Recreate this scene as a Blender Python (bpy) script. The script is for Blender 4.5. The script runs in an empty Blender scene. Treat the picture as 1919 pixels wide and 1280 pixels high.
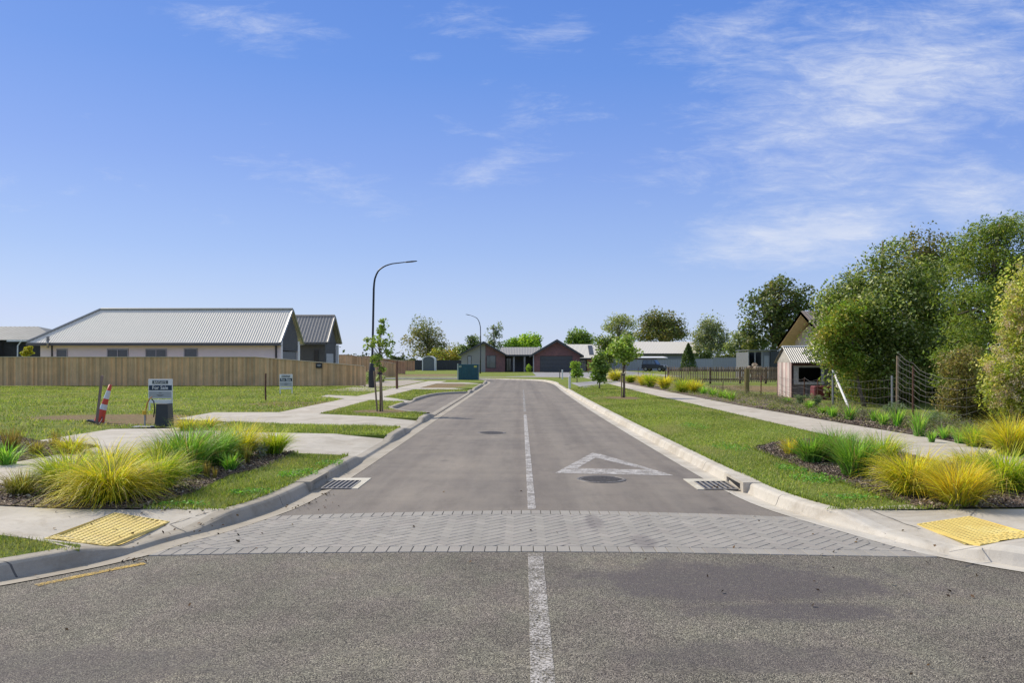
import bpy, math, random
import numpy as np
from mathutils import Vector
from mathutils.geometry import tessellate_polygon
R = math.radians
rnd = random.Random(7)
rng = np.random.default_rng(11)
COL = bpy.context.scene.collection
sc = bpy.context.scene

# ------------------------------------------------------------------ measuring the place
F, H, X0, Y0 = 1550.0, 1.55, 977.0, 678.0      # focal length in photo pixels, eye height, vanishing point
GZ = 0.10                                      # level of verge, paths and lawns (road = 0)
def G(px, py, z=GZ):
    """ground point (x, y) seen at a photo pixel, lying at height z"""
    y = F*(H-z)/(py-Y0)
    return ((px-X0)/F*y, y)
def P(px, py, y):
    """(x, z) of a point at distance y"""
    return ((px-X0)/F*y, H+(Y0-py)/F*y)

# ------------------------------------------------------------------ object helpers
def tag(o, label=None, cat=None, group=None, kind=None):
    if label: o['label'] = label
    if cat: o['category'] = cat
    if group: o['group'] = group
    if kind: o['kind'] = kind
    return o
def empty(name, loc, label, cat, group=None, rz=0):
    o = bpy.data.objects.new(name, None)
    COL.objects.link(o); o.location = loc; o.rotation_euler = (0, 0, rz)
    o.empty_display_size = .2
    return tag(o, label, cat, group)
def link(name, me, mat, parent=None):
    o = bpy.data.objects.new(name, me)
    COL.objects.link(o)
    if mat: me.materials.append(mat)
    if parent: o.parent = parent
    return o
class MB:
    def __init__(s): s.v = []; s.f = []; s.c = []; s.cur = (1, 1, 1)
    def add(s, vs, fs):
        b = len(s.v)
        s.v += [tuple(p) for p in vs]; s.f += [tuple(i+b for i in f) for f in fs]
        s.c += [s.cur]*len(vs); return s
    def box(s, x0, x1, y0, y1, z0, z1, rz=0, piv=None):
        vs = [(x, y, z) for z in (z0, z1) for x, y in ((x0, y0), (x1, y0), (x1, y1), (x0, y1))]
        if rz:
            px, py = piv or ((x0+x1)/2, (y0+y1)/2)
            c, q = math.cos(rz), math.sin(rz)
            vs = [(px+(x-px)*c-(y-py)*q, py+(x-px)*q+(y-py)*c, z) for x, y, z in vs]
        return s.add(vs, [(3, 2, 1, 0), (4, 5, 6, 7), (0, 1, 5, 4), (1, 2, 6, 5), (2, 3, 7, 6), (3, 0, 4, 7)])
    def bbox(s, x0, x1, y0, y1, z0, z1, b=.01):
        """box with chamfered vertical and top edges"""
        o = [(x0+b, y0), (x1-b, y0), (x1, y0+b), (x1, y1-b), (x1-b, y1), (x0+b, y1), (x0, y1-b), (x0, y0+b)]
        i = [(min(max(x, x0+b), x1-b), min(max(y, y0+b), y1-b)) for x, y in o]
        vs = [(x, y, z0) for x, y in o]+[(x, y, z1-b) for x, y in o]+[(x, y, z1) for x, y in i]
        fs = [tuple(range(7, -1, -1)), tuple(range(16, 24))]
        for k in range(8):
            m = (k+1) % 8
            fs += [(k, m, m+8, k+8), (k+8, m+8, m+16, k+16)]
        return s.add(vs, fs)
    def prism(s, pts, y0, y1):
        """outline in x,z extruded along y"""
        n = len(pts)
        vs = [(x, y0, z) for x, z in pts]+[(x, y1, z) for x, z in pts]
        return s.add(vs, [tuple(range(n)), tuple(range(2*n-1, n-1, -1))]+[(i, i+n, (i+1) % n+n, (i+1) % n) for i in range(n)])
    def prismx(s, pts, x0, x1):
        """outline in y,z extruded along x"""
        n = len(pts)
        vs = [(x0, y, z) for y, z in pts]+[(x1, y, z) for y, z in pts]
        return s.add(vs, [tuple(range(n-1, -1, -1)), tuple(range(n, 2*n))]+[(i, (i+1) % n, (i+1) % n+n, i+n) for i in range(n)])
    def tube(s, pts, rad, n=8, cap=True):
        pts = [Vector(p) for p in pts]
        rs = rad if isinstance(rad, (list, tuple)) else [rad]*len(pts)
        b = len(s.v); up = Vector((.13, .31, .94)); vs = []
        for i, p in enumerate(pts):
            d = (pts[min(i+1, len(pts)-1)]-pts[max(i-1, 0)])
            if d.length < 1e-9: d = Vector((0, 0, 1))
            d.normalize()
            a = d.cross(up if abs(d.dot(up)) < .95 else Vector((1, 0, 0))).normalized(); c = d.cross(a)
            for k in range(n):
                t = 2*math.pi*k/n
                vs.append(p+(a*math.cos(t)+c*math.sin(t))*rs[i])
        fs = []
        for i in range(len(pts)-1):
            for k in range(n):
                m = (k+1) % n
                fs.append((i*n+k, i*n+m, (i+1)*n+m, (i+1)*n+k))
        if cap: fs += [tuple(range(n-1, -1, -1)), tuple(range((len(pts)-1)*n, len(pts)*n))]
        return s.add(vs, fs)
    def lathe(s, cx, cy, prof, n=20):
        vs = [(cx+r*math.cos(2*math.pi*k/n), cy+r*math.sin(2*math.pi*k/n), z) for r, z in prof for k in range(n)]
        fs = [(i*n+k, i*n+(k+1) % n, (i+1)*n+(k+1) % n, (i+1)*n+k) for i in range(len(prof)-1) for k in range(n)]
        return s.add(vs, fs)
    def build(s, name, mat, parent=None, smooth=False, rel=True):
        me = bpy.data.meshes.new(name)
        vs = s.v
        if parent is not None and rel:
            inv = parent_inv(parent)
            vs = [inv @ Vector(p) for p in vs]
        me.from_pydata([tuple(p) for p in vs], [], s.f)
        at = me.color_attributes.new('col', 'FLOAT_COLOR', 'POINT')
        at.data.foreach_set('color', np.array([(*c, 1) for c in s.c], dtype=np.float32).ravel())
        if smooth: me.polygons.foreach_set('use_smooth', [True]*len(me.polygons))
        me.update()
        return link(name, me, mat, parent)
def world_of(o):
    from mathutils import Matrix
    m = Matrix.LocRotScale(o.location, o.rotation_euler, o.scale)
    return world_of(o.parent) @ m if o.parent else m
def parent_inv(o): return world_of(o).inverted()
def fast(name, V, Fq, cols, mat, parent=None, smooth=False, uv=None):
    """mesh from numpy arrays; V (n,3), Fq (m,k), cols (n,3)"""
    V = np.asarray(V, dtype=np.float32)
    if parent is not None:
        w = world_of(parent)
        V = V - np.array(w.translation, dtype=np.float32)
        rz = parent.rotation_euler.z
        if rz:
            c, q = math.cos(-rz), math.sin(-rz)
            V = np.stack([V[:, 0]*c-V[:, 1]*q, V[:, 0]*q+V[:, 1]*c, V[:, 2]], 1)
    me = bpy.data.meshes.new(name)
    m, k = Fq.shape
    me.vertices.add(len(V)); me.vertices.foreach_set('co', V.ravel())
    me.loops.add(m*k); me.loops.foreach_set('vertex_index', Fq.astype(np.int32).ravel())
    me.polygons.add(m); me.polygons.foreach_set('loop_start', np.arange(m, dtype=np.int32)*k)
    me.polygons.foreach_set('loop_total', np.full(m, k, dtype=np.int32))
    if smooth: me.polygons.foreach_set('use_smooth', np.ones(m, dtype=bool))
    me.update(calc_edges=True); me.validate()
    at = me.color_attributes.new('col', 'FLOAT_COLOR', 'POINT')
    at.data.foreach_set('color', np.concatenate([cols, np.ones((len(V), 1))], 1).astype(np.float32).ravel())
    return link(name, me, mat, parent)
def poly_mesh(mb, pts):
    """flat or sloping polygon through pts (x,y,z)"""
    tris = tessellate_polygon([[Vector(p) for p in pts]])
    fs = []
    for t in tris:
        a, b, c = [Vector(pts[i]) for i in t]
        fs.append(tuple(t) if (b-a).cross(c-a).z > 0 else tuple(reversed(t)))
    mb.add(pts, fs)
def pip(poly, x, y):
    ins = np.zeros(len(x), bool); n = len(poly)
    for i in range(n):
        x1, y1 = poly[i][:2]; x2, y2 = poly[(i+1) % n][:2]
        if y1 == y2: continue
        c = ((y1 > y) != (y2 > y)) & (x < (x2-x1)*(y-y1)/(y2-y1)+x1)
        ins ^= c
    return ins

# ------------------------------------------------------------------ materials
def newmat(name):
    m = bpy.data.materials.new(name); m.use_nodes = True
    nt = m.node_tree; nt.nodes.clear()
    out = nt.nodes.new('ShaderNodeOutputMaterial'); b = nt.nodes.new('ShaderNodeBsdfPrincipled')
    nt.links.new(b.outputs[0], out.inputs[0])
    return m, nt, b, out
class NT:
    """small wrapper for chaining nodes"""
    def __init__(s, nt): s.nt = nt; s.tc = None
    def n(s, t, **k):
        nd = s.nt.nodes.new('ShaderNode'+t)
        for a, b in k.items(): setattr(nd, a, b)
        return nd
    def l(s, a, b): s.nt.links.new(a, b)
    def pos(s, scale=(1, 1, 1), rot=(0, 0, 0), loc=(0, 0, 0)):
        if not s.tc: s.tc = s.n('NewGeometry')
        mp = s.n('Mapping'); mp.inputs['Scale'].default_value = scale; mp.inputs['Rotation'].default_value = rot
        mp.inputs['Location'].default_value = loc
        s.l(s.tc.outputs['Position'], mp.inputs[0]); return mp.outputs[0]
    def noise(s, scale, detail=4, rough=.6, vec=None, dist=0):
        nd = s.n('TexNoise'); nd.inputs['Scale'].default_value = scale; nd.inputs['Detail'].default_value = detail
        nd.inputs['Roughness'].default_value = rough; nd.inputs['Distortion'].default_value = dist
        s.l(vec if vec is not None else s.pos(), nd.inputs['Vector']); return nd.outputs['Fac']
    def vor(s, scale, vec=None, out='Color', feature='F1'):
        nd = s.n('TexVoronoi'); nd.inputs['Scale'].default_value = scale; nd.feature = feature
        s.l(vec if vec is not None else s.pos(), nd.inputs['Vector']); return nd.outputs[out]
    def ramp(s, fac, stops, interp='LINEAR'):
        r = s.n('ValToRGB'); e = r.color_ramp.elements; r.color_ramp.interpolation = interp
        while len(e) < len(stops): e.new(.5)
        for i, (p, c) in enumerate(stops):
            e[i].position = p; e[i].color = (*c, 1) if len(c) == 3 else c
        s.l(fac, r.inputs[0]); return r.outputs[0]
    def mix(s, a, b, fac, mode='MIX'):
        m = s.n('Mix', data_type='RGBA', blend_type=mode)
        for v, i in ((fac, 0), (a, 6), (b, 7)):
            if isinstance(v, (int, float)): m.inputs[i].default_value = v
            elif isinstance(v, tuple): m.inputs[i].default_value = (*v, 1)
            else: s.l(v, m.inputs[i])
        return m.outputs[2]
    def math(s, op, a, b=0, c=0):
        m = s.n('Math', operation=op)
        for i, v in enumerate((a, b, c)):
            if isinstance(v, (int, float)): m.inputs[i].default_value = v
            else: s.l(v, m.inputs[i])
        return m.outputs[0]
    def mr(s, v, a, b, c=0, d=1):
        m = s.n('MapRange'); m.inputs[1].default_value = a; m.inputs[2].default_value = b
        m.inputs[3].default_value = c; m.inputs[4].default_value = d
        s.l(v, m.inputs[0]); return m.outputs[0]
    def bump(s, h, dist, strength=1):
        b = s.n('Bump'); b.inputs['Distance'].default_value = dist; b.inputs['Strength'].default_value = strength
        s.l(h, b.inputs['Height']); return b.outputs[0]
    def col(s):
        a = s.n('Attribute'); a.attribute_name = 'col'; return a.outputs['Color']
    def ellipse(s, cx, cy, rx, ry, nz=.5):
        """1 inside a ragged ellipse on the ground"""
        v = s.pos((1/rx, 1/ry, 0), (0, 0, 0), (-cx/rx, -cy/ry, 0))
        ln = s.n('VectorMath', operation='LENGTH'); s.l(v, ln.inputs[0])
        n = s.noise(2.2, 5, .7)
        a = s.math('MULTIPLY_ADD', n, -nz*2, nz)
        t = s.math('ADD', ln.outputs['Value'], a)
        return s.mr(t, 1.05, .65)
def plain(name, c, rough=.6, metal=0, var=.12, scale=6, bump=0, spec=.5, usecol=False, bscale=None):
    m, nt, b, _ = newmat(name); w = NT(nt)
    n = w.noise(scale, 5)
    lo = tuple(x*(1-var) for x in c); hi = tuple(min(1, x*(1+var)) for x in c)
    k = w.ramp(n, [(.3, lo), (.7, hi)])
    if usecol: k = w.mix(k, w.col(), 1.0, 'MULTIPLY')
    w.l(k, b.inputs['Base Color'])
    b.inputs['Roughness'].default_value = rough; b.inputs['Metallic'].default_value = metal
    b.inputs['Specular IOR Level'].default_value = spec
    if bump: w.l(w.bump(w.noise(bscale or scale*8, 3), bump), b.inputs['Normal'])
    return m
def leafmat(name, rough=.45, transl=.35, spec=.5):
    m, nt, b, out = newmat(name); w = NT(nt)
    c = w.col()
    w.l(c, b.inputs['Base Color']); b.inputs['Roughness'].default_value = rough
    b.inputs['Specular IOR Level'].default_value = spec
    t = w.n('BsdfTranslucent'); w.l(w.mix(c, (1.25, 1.3, .5), .8, 'MULTIPLY'), t.inputs[0])
    mx = w.n('MixShader'); mx.inputs[0].default_value = transl
    w.l(b.outputs[0], mx.inputs[1]); w.l(t.outputs[0], mx.inputs[2]); w.l(mx.outputs[0], out.inputs[0])
    return m
LEAF = leafmat('leaf', .5, .38, .35); GRASSM = leafmat('grass_blade', .55, .4, .3)
BARK = plain('bark', (.16, .12, .09), .9, var=.4, scale=14, bump=.01)

def mat_asphalt():
    m, nt, b, _ = newmat('asphalt'); w = NT(nt)
    g = w.noise(170, 3, .8)
    k = w.ramp(g, [(.25, (.17, .15, .132)), (.5, (.245, .218, .192)), (.78, (.335, .302, .27))])
    st = w.noise(1, 5, .65, w.pos((1.1, .07, 1)))
    k = w.mix(k, w.ramp(st, [(.25, (.76, .76, .77)), (.75, (1.15, 1.13, 1.1))]), 1, 'MULTIPLY')
    bl = w.noise(.55, 4, .6)
    k = w.mix(k, w.ramp(bl, [(.3, (.86, .86, .87)), (.7, (1.1, 1.09, 1.06))]), 1, 'MULTIPLY')
    # darker tyre tracks along the lane and worn crosswise marks near the junction
    tr = w.noise(1, 4, .6, w.pos((.45, 2.2, 1)))
    k = w.mix(k, w.ramp(tr, [(.3, (.90, .90, .91)), (.58, (1.03, 1.03, 1.02))]), .8, 'MULTIPLY')
    tk_ = w.noise(1, 2, .5, w.pos((2.1, .02, 1)))
    k = w.mix(k, w.ramp(tk_, [(.38, (.84, .83, .83)), (.55, (1.02, 1.02, 1.01))]), .8, 'MULTIPLY')
    oil = w.vor(1.3, w.pos((1, .55, 1)), out='Distance'); on_ = w.noise(9, 5, .8)
    k = w.mix(k, (.10, .09, .082), w.math('MULTIPLY', w.ramp(w.math('ADD', oil, w.math('MULTIPLY', on_, .22)), [(.15, (1, 1, 1)), (.22, (0, 0, 0))]), .45))
    pt_ = w.noise(1, 6, .8, w.pos((3.2, .9, 1)))
    k = w.mix(k, w.ramp(pt_, [(.36, (.86, .86, .86)), (.5, (1, 1, 1)), (.66, (1.08, 1.07, 1.05))]), .9, 'MULTIPLY')
    sp = w.vor(38, out='Distance')
    k = w.mix(k, (.05, .045, .04), w.math('MULTIPLY', w.ramp(sp, [(.035, (1, 1, 1)), (.06, (0, 0, 0))]), .35))
    w.l(k, b.inputs['Base Color']); b.inputs['Roughness'].default_value = .88; b.inputs['Specular IOR Level'].default_value = .25
    w.l(w.bump(g, .004, .8), b.inputs['Normal']); return m
def mat_chip():
    m, nt, b, _ = newmat('chip_seal'); w = NT(nt)
    v = w.vor(150); sp = w.n('SeparateColor'); w.l(v, sp.inputs[0])
    d = w.vor(150, out='Distance')
    k = w.ramp(sp.outputs[0], [(0, (.14, .12, .10)), (.3, (.235, .207, .172)), (.62, (.33, .295, .245)), (.86, (.44, .395, .325)), (1, (.58, .525, .44))])
    v2 = w.vor(33); sp2 = w.n('SeparateColor'); w.l(v2, sp2.inputs[0])
    k = w.mix(k, w.ramp(sp2.outputs[1], [(0, (.8, .8, .8)), (1, (1.2, 1.19, 1.16))]), .8, 'MULTIPLY')
    k = w.mix(k, (.055, .049, .044), w.ramp(d, [(.4, (0, 0, 0)), (.7, (1, 1, 1))]))
    bl = w.noise(.9, 5, .65)
    k = w.mix(k, w.ramp(bl, [(.3, (.70, .69, .70)), (.55, (1, 1, 1)), (.75, (1.2, 1.18, 1.08))]), 1, 'MULTIPLY')
    gr = w.noise(2.6, 5, .7, w.pos((1, .6, 1)))
    k = w.mix(k, w.ramp(gr, [(.35, (1.0, .96, .96)), (.62, (.98, 1.02, .93))]), .9, 'MULTIPLY')
    # old smooth tar bleeding through: dark purplish blotches
    s1 = w.ellipse(1.5, 5.85, 1.25, .62, .8); s2 = w.ellipse(1.8, 5.15, .8, .22, .9)
    s3 = w.ellipse(-2.1, 4.2, .9, .35, .8); s4 = w.ellipse(1.2, 4.35, .8, .25, .8)
    a = w.math('MAXIMUM', w.math('MAXIMUM', s1, s2), w.math('MULTIPLY', w.math('MAXIMUM', s3, s4), .6))
    fine = w.ramp(w.noise(26, 4, .8), [(.36, (.45, .45, .45)), (.52, (1, 1, 1))])
    k = w.mix(k, (.105, .09, .09), w.math('MULTIPLY', w.math('MULTIPLY', a, fine), .85))
    w.l(k, b.inputs['Base Color']); b.inputs['Roughness'].default_value = .85; b.inputs['Specular IOR Level'].default_value = .3
    w.l(w.bump(w.math('SUBTRACT', 1, d), .006, .8), b.inputs['Normal']); return m
def mat_conc(name, c=(.58, .55, .50), joint=0, var=.09, streak=False):
    m, nt, b, _ = newmat(name); w = NT(nt)
    n = w.noise(2.4, 7, .65); f = w.noise(140, 3, .8)
    k = w.ramp(n, [(.3, tuple(x*(1-var) for x in c)), (.7, tuple(min(1, x*(1+var)) for x in c))])
    k = w.mix(k, w.ramp(f, [(.3, (.84, .84, .84)), (.7, (1.08, 1.08, 1.08))]), .8, 'MULTIPLY')
    sm = w.noise(.7, 3, .5)
    k = w.mix(k, w.ramp(sm, [(.35, (.93, .92, .90)), (.65, (1.03, 1.03, 1.04))]), 1, 'MULTIPLY')
    if streak:
        q = w.noise(1, 4, .7, w.pos((.5, 7, 1)))
        k = w.mix(k, w.ramp(q, [(.35, (.9, .88, .85)), (.65, (1.05, 1.05, 1.05))]), .9, 'MULTIPLY')
    dirt = w.noise(9, 6, .75)
    k = w.mix(k, (.27, .24, .2), w.math('MULTIPLY', w.ramp(dirt, [(.56, (0, 0, 0)), (.70, (1, 1, 1))]), .5))
    st_ = w.noise(1.1, 7, .75, w.pos((1, 1, 1), (0, 0, .4), (4.2, 1.7, 0)), 1.2)
    k = w.mix(k, w.ramp(st_, [(.40, (.80, .77, .73)), (.52, (1, 1, 1))]), .75, 'MULTIPLY')
    if joint:
        sx = w.n('SeparateXYZ'); w.l(w.pos(), sx.inputs[0])
        fr = w.math('FRACT', w.math('DIVIDE', sx.outputs[1], joint))
        ln = w.math('LESS_THAN', fr, .012/joint)
        k = w.mix(k, (.13, .12, .11), ln)
    w.l(k, b.inputs['Base Color']); b.inputs['Roughness'].default_value = .85; b.inputs['Specular IOR Level'].default_value = .3
    w.l(w.bump(f, .0015), b.inputs['Normal']); return m
def mat_paint(name, c, wear=.5, sc_=60):
    m, nt, b, out = newmat(name); w = NT(nt)
    n = w.noise(sc_, 4, .75); big = w.noise(6, 3, .6)
    a = w.math('ADD', w.math('MULTIPLY', n, .75), w.math('MULTIPLY', big, .25))
    fac = w.mr(a, wear-.07, wear+.04)
    k = w.ramp(big, [(.3, tuple(x*.8 for x in c)), (.7, c)])
    w.l(k, b.inputs['Base Color']); b.inputs['Roughness'].default_value = .7
    t = w.n('BsdfTransparent'); mx = w.n('MixShader')
    w.l(fac, mx.inputs[0]); w.l(t.outputs[0], mx.inputs[1]); w.l(b.outputs[0], mx.inputs[2]); w.l(mx.outputs[0], out.inputs[0])
    return m
def mat_lawn():
    m, nt, b, _ = newmat('lawn_turf'); w = NT(nt)
    big = w.noise(.28, 4, .6); mid = w.noise(2.2, 6, .75); fine = w.noise(38, 4, .8)
    k = w.ramp(mid, [(.25, (.11, .14, .03)), (.45, (.18, .22, .045)), (.62, (.26, .285, .07)), (.8, (.40, .36, .16))])
    k = w.mix(k, w.ramp(big, [(.3, (.8, .95, .8)), (.6, (1.1, 1.05, 1)), (.8, (1.35, 1.12, 1.0))]), 1, 'MULTIPLY')
    k = w.mix(k, w.ramp(fine, [(.28, (.45, .5, .4)), (.6, (1.15, 1.15, 1.1)), (.78, (1.8, 1.65, 1.6))]), .85, 'MULTIPLY')
    dry = None
    for e in DRY:
        q = w.ellipse(*e); dry = q if dry is None else w.math('MAXIMUM', dry, q)
    soil = w.ramp(w.noise(11, 6, .8), [(.3, (.10, .065, .04)), (.5, (.25, .16, .10)), (.7, (.42, .31, .20))])
    k = w.mix(k, soil, w.math('MULTIPLY', dry, w.ramp(w.noise(5, 5, .8), [(.3, (.45, .45, .45)), (.6, (1, 1, 1))])))
    w.l(k, b.inputs['Base Color']); b.inputs['Roughness'].default_value = .95; b.inputs['Specular IOR Level'].default_value = .15
    w.l(w.bump(fine, .03), b.inputs['Normal']); return m
def mat_mulch():
    m, nt, b, _ = newmat('bark_mulch'); w = NT(nt)
    v = w.vor(42, w.pos((1, 1.7, 1), (0, 0, .5))); s = w.n('SeparateColor'); w.l(v, s.inputs[0])
    k = w.ramp(s.outputs[0], [(0, (.045, .033, .025)), (.4, (.12, .09, .068)), (.75, (.22, .17, .13)), (1, (.38, .32, .25))])
    n = w.noise(3, 5, .7)
    k = w.mix(k, w.ramp(n, [(.3, (.7, .68, .66)), (.7, (1.35, 1.2, 1.05))]), 1, 'MULTIPLY')
    w.l(k, b.inputs['Base Color']); b.inputs['Roughness'].default_value = .9
    w.l(w.bump(s.outputs[1], .02), b.inputs['Normal']); return m
def mat_boards(name, c, period=.15, axis=0, var=.35, rough=.85, usecol=True):
    """sawn timber: colour from the board's own attribute, grain running up the board"""
    m, nt, b, _ = newmat(name); w = NT(nt)
    sc3 = (9, 9, .8) if axis == 0 else (.8, .8, 9)
    g = w.noise(4, 5, .7, w.pos(sc3)); n = w.noise(1.3, 4, .6)
    k = w.ramp(g, [(.25, tuple(x*(1-var) for x in c)), (.7, tuple(min(1, x*(1+var)) for x in c))])
    k = w.mix(k, w.ramp(n, [(.3, (.85, .86, .84)), (.7, (1.12, 1.08, 1.02))]), 1, 'MULTIPLY')
    if usecol: k = w.mix(k, w.col(), 1, 'MULTIPLY')
    kn = w.vor(2.6, w.pos((1, 1, 1.6)), out='Distance')
    k = w.mix(k, tuple(x*.35 for x in c), w.math('MULTIPLY', w.ramp(kn, [(.03, (1, 1, 1)), (.07, (0, 0, 0))]), .7))
    w.l(k, b.inputs['Base Color']); b.inputs['Roughness'].default_value = rough; b.inputs['Specular IOR Level'].default_value = .25
    w.l(w.bump(g, .004), b.inputs['Normal']); return m
def mat_brick():
    m, nt, b, _ = newmat('clay_brick'); w = NT(nt)
    br = w.n('TexBrick'); w.l(w.pos((1, 1, 1), (R(90), 0, 0)), br.inputs['Vector'])
    br.inputs['Color1'].default_value = (.29, .13, .11, 1); br.inputs['Color2'].default_value = (.20, .10, .095, 1)
    br.inputs['Mortar'].default_value = (.22, .18, .17, 1); br.inputs['Scale'].default_value = 1
    br.inputs['Brick Width'].default_value = .24; br.inputs['Row Height'].default_value = .086; br.inputs['Mortar Size'].default_value = .006
    k = w.mix(br.outputs[0], w.ramp(w.noise(1.2, 4), [(.3, (.85, .85, .9)), (.7, (1.15, 1.1, 1.1))]), 1, 'MULTIPLY')
    w.l(k, b.inputs['Base Color']); b.inputs['Roughness'].default_value = .85; return m
def mat_glass(name='window_glass', c=(.05, .06, .07)):
    m, nt, b, _ = newmat(name); w = NT(nt)
    k = w.ramp(w.noise(.9, 2), [(.3, tuple(x*.7 for x in c)), (.7, tuple(x*1.3 for x in c))])
    w.l(k, b.inputs['Base Color']); b.inputs['Roughness'].default_value = .06; b.inputs['Specular IOR Level'].default_value = .8
    return m

DRY = [(*G(210, 782), 2.6, 1.5, .45), (*G(300, 790), 1.9, 1.3, .5), (*G(1168, 746), .9, 1.8, .6), (*G(714, 771), 1.1, 1.2, .7),
       (*G(1420, 728), 3.2, 7, .6), (*G(1500, 745), 1.6, 3, .6), (*G(600, 757), 3, 2, 1.0), (*G(820, 722), 2.2, 8, .5), (*G(800, 703), 4.5, 9, .6)]
M_ASPH, M_CHIP = mat_asphalt(), mat_chip()
M_CONC = mat_conc('concrete_path', (.55, .50, .425), 3.0, streak=True)
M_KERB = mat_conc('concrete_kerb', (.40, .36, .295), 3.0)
M_KERB2 = mat_conc('concrete_kerb_pale', (.60, .555, .475), 3.0)  # right kerb, paler concrete than the left one
M_SLAB = mat_conc('concrete_slab', (.53, .485, .41))
M_LAWN, M_MULCH = mat_lawn(), mat_mulch()
M_WHITE = mat_paint('road_paint_white', (.60, .565, .53), .50)
M_WHITEOLD = mat_paint('road_paint_worn', (.56, .52, .475), .525, 70)
M_FAINT = mat_paint('road_paint_faint', (.5, .48, .45), .53, 50)
M_YELOLD = mat_paint('road_paint_yellow', (.62, .40, .06), .50, 80)
M_BLACK = plain('black_plastic', (.02, .02, .022), .5)
M_CHAR = plain('charcoal_paint', (.055, .058, .06), .5, bump=.001)
M_STEEL = plain('galvanised_steel', (.36, .36, .36), .45, .6)
M_RUST = plain('rusty_steel', (.14, .07, .045), .85, .2, var=.4)
M_WHITEP = plain('white_paint', (.78, .77, .76), .5, var=.04)
M_POST = mat_boards('post_timber', (.26, .2, .14), usecol=False)
M_GLASS = mat_glass()

# ------------------------------------------------------------------ the ground and road
LL = [(-60, 4.3), (-20, 4.35), (-9, 4.5), (-6.2, 4.75), (-4.6, 5.1), (-3.95, 5.38), (-3.59, 5.69), (-3.2, 6.19), (-2.98, 6.59), (-2.94, 6.73),
      (-2.82, 7.17), (-2.65, 7.54), (-2.45, 8.32), (-2.36, 8.77), (-2.30, 9.6), (-2.26, 11), (-2.25, 13), (-2.25, 16), (-2.25, 24), (-2.25, 40), (-2.25, 52),
      (-2.25, 60), (-2.35, 63.5), (-2.8, 66), (-3.8, 67.6), (-6, 68.2), (-14, 68.7), (-40, 69), (-200, 70)]
RL = [(60, 4.3), (20, 4.4), (8, 4.75), (5.6, 5.15), (4.3, 5.6), (3.68, 6.06), (3.42, 6.38), (3.235, 6.65), (3.08, 6.99), (2.965, 7.37), (2.82, 7.80), (2.70, 8.18), (2.58, 8.6),
      (2.46, 9.35), (2.40, 10.98), (2.36, 13), (2.30, 16.5), (2.22, 22), (2.15, 30), (2.12, 44), (2.2, 52), (2.15, 58), (1.76, 64.9), (1.0, 67.7), (-1.37, 70.7), (-3.4, 72.8),
      (-8, 74), (-40, 75), (-200, 77)]
def resample(pts, step0=.25):
    out = [pts[0]]
    for (ax, ay), (bx, by) in zip(pts, pts[1:]):
        d = math.hypot(bx-ax, by-ay); st = step0 if min(ay, by) < 14 else .6
        if d > 30: st = 12
        n = max(1, int(d/st))
        for i in range(1, n+1): out.append((ax+(bx-ax)*i/n, ay+(by-ay)*i/n))
    return out
def smooth(pts, it=3):
    for _ in range(it):
        q = [pts[0]]
        for a, b in zip(pts, pts[1:]):
            q += [(a[0]*.75+b[0]*.25, a[1]*.75+b[1]*.25), (a[0]*.25+b[0]*.75, a[1]*.25+b[1]*.75)]
        q.append(pts[-1]); pts = q
    return pts
LLs = resample(smooth(LL, 2)); RLs = resample(smooth(RL, 2))
def offs(path, d):
    """offset to the left of travel by d"""
    out = []
    for i, (x, y) in enumerate(path):
        a = path[max(i-1, 0)]; b = path[min(i+1, len(path)-1)]
        tx, ty = b[0]-a[0], b[1]-a[1]; l = math.hypot(tx, ty) or 1
        out.append((x-ty/l*d, y+tx/l*d))
    return out
def interp(tab, t):
    if t <= tab[0][0]: return tab[0][1]
    for (a, u), (b, v) in zip(tab, tab[1:]):
        if t <= b: return u+(v-u)*(t-a)/(b-a) if b > a else v
    return tab[-1][1]
LOW = .022
HL = [(5.9, .10), (6.25, .10), (6.75, LOW), (7.45, LOW), (7.95, .10), (12.75, .10), (13.2, LOW), (16.1, LOW), (16.45, .10), (18.3, .10), (18.8, LOW), (21.1, LOW), (21.5, .10), (23.4, .10), (23.8, .004),
      (40.4, .004), (40.9, .10), (42.9, .10), (43.3, LOW), (44.9, LOW), (45.3, .10), (54, .10), (54.4, LOW), (57, LOW), (57.5, .10)]
HR = [(6.3, .10), (6.6, LOW), (7.4, LOW), (7.95, .10), (45, .10), (45.6, LOW), (56.5, LOW), (57.3, .10)]
def kerb(path, side, htab, gut=.25, face=.045, top=.14, lipz=.004):
    """kerb and channel: road lip, shallow channel, upright face, flat top, back"""
    mb = MB(); rows = []
    prof_d = [0, gut*.55, gut, gut+face*.35, gut+face*.8, gut+face+.012, gut+face+.03, gut+face+top, gut+face+top+.004]
    for k, d in enumerate(prof_d):
        rows.append(offs(path, side*d))
    n = len(path); vs = []
    for i in range(n):
        h = interp(htab, path[i][1])
        gz = -.018
        z = [lipz, gz+.006, gz, gz+(h-gz)*.3, gz+(h-gz)*.8, h-.006 if h > .05 else h-.002, h, h+.002, -.05]
        vs += [(rows[k][i][0], rows[k][i][1], z[k]) for k in range(9)]
    fs = []
    for i in range(n-1):
        for k in range(8):
            a, b, c, d = i*9+k, i*9+k+1, (i+1)*9+k+1, (i+1)*9+k
            fs.append((a, b, c, d) if side < 0 else (d, c, b, a))
    mb.add(vs, fs)
    return mb
KW = .25+.045+.14
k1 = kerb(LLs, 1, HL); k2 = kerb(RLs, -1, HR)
tag(k1.build('kerb', M_KERB), kind='structure'); tag(k2.build('kerb', M_KERB2), kind='structure')
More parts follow.
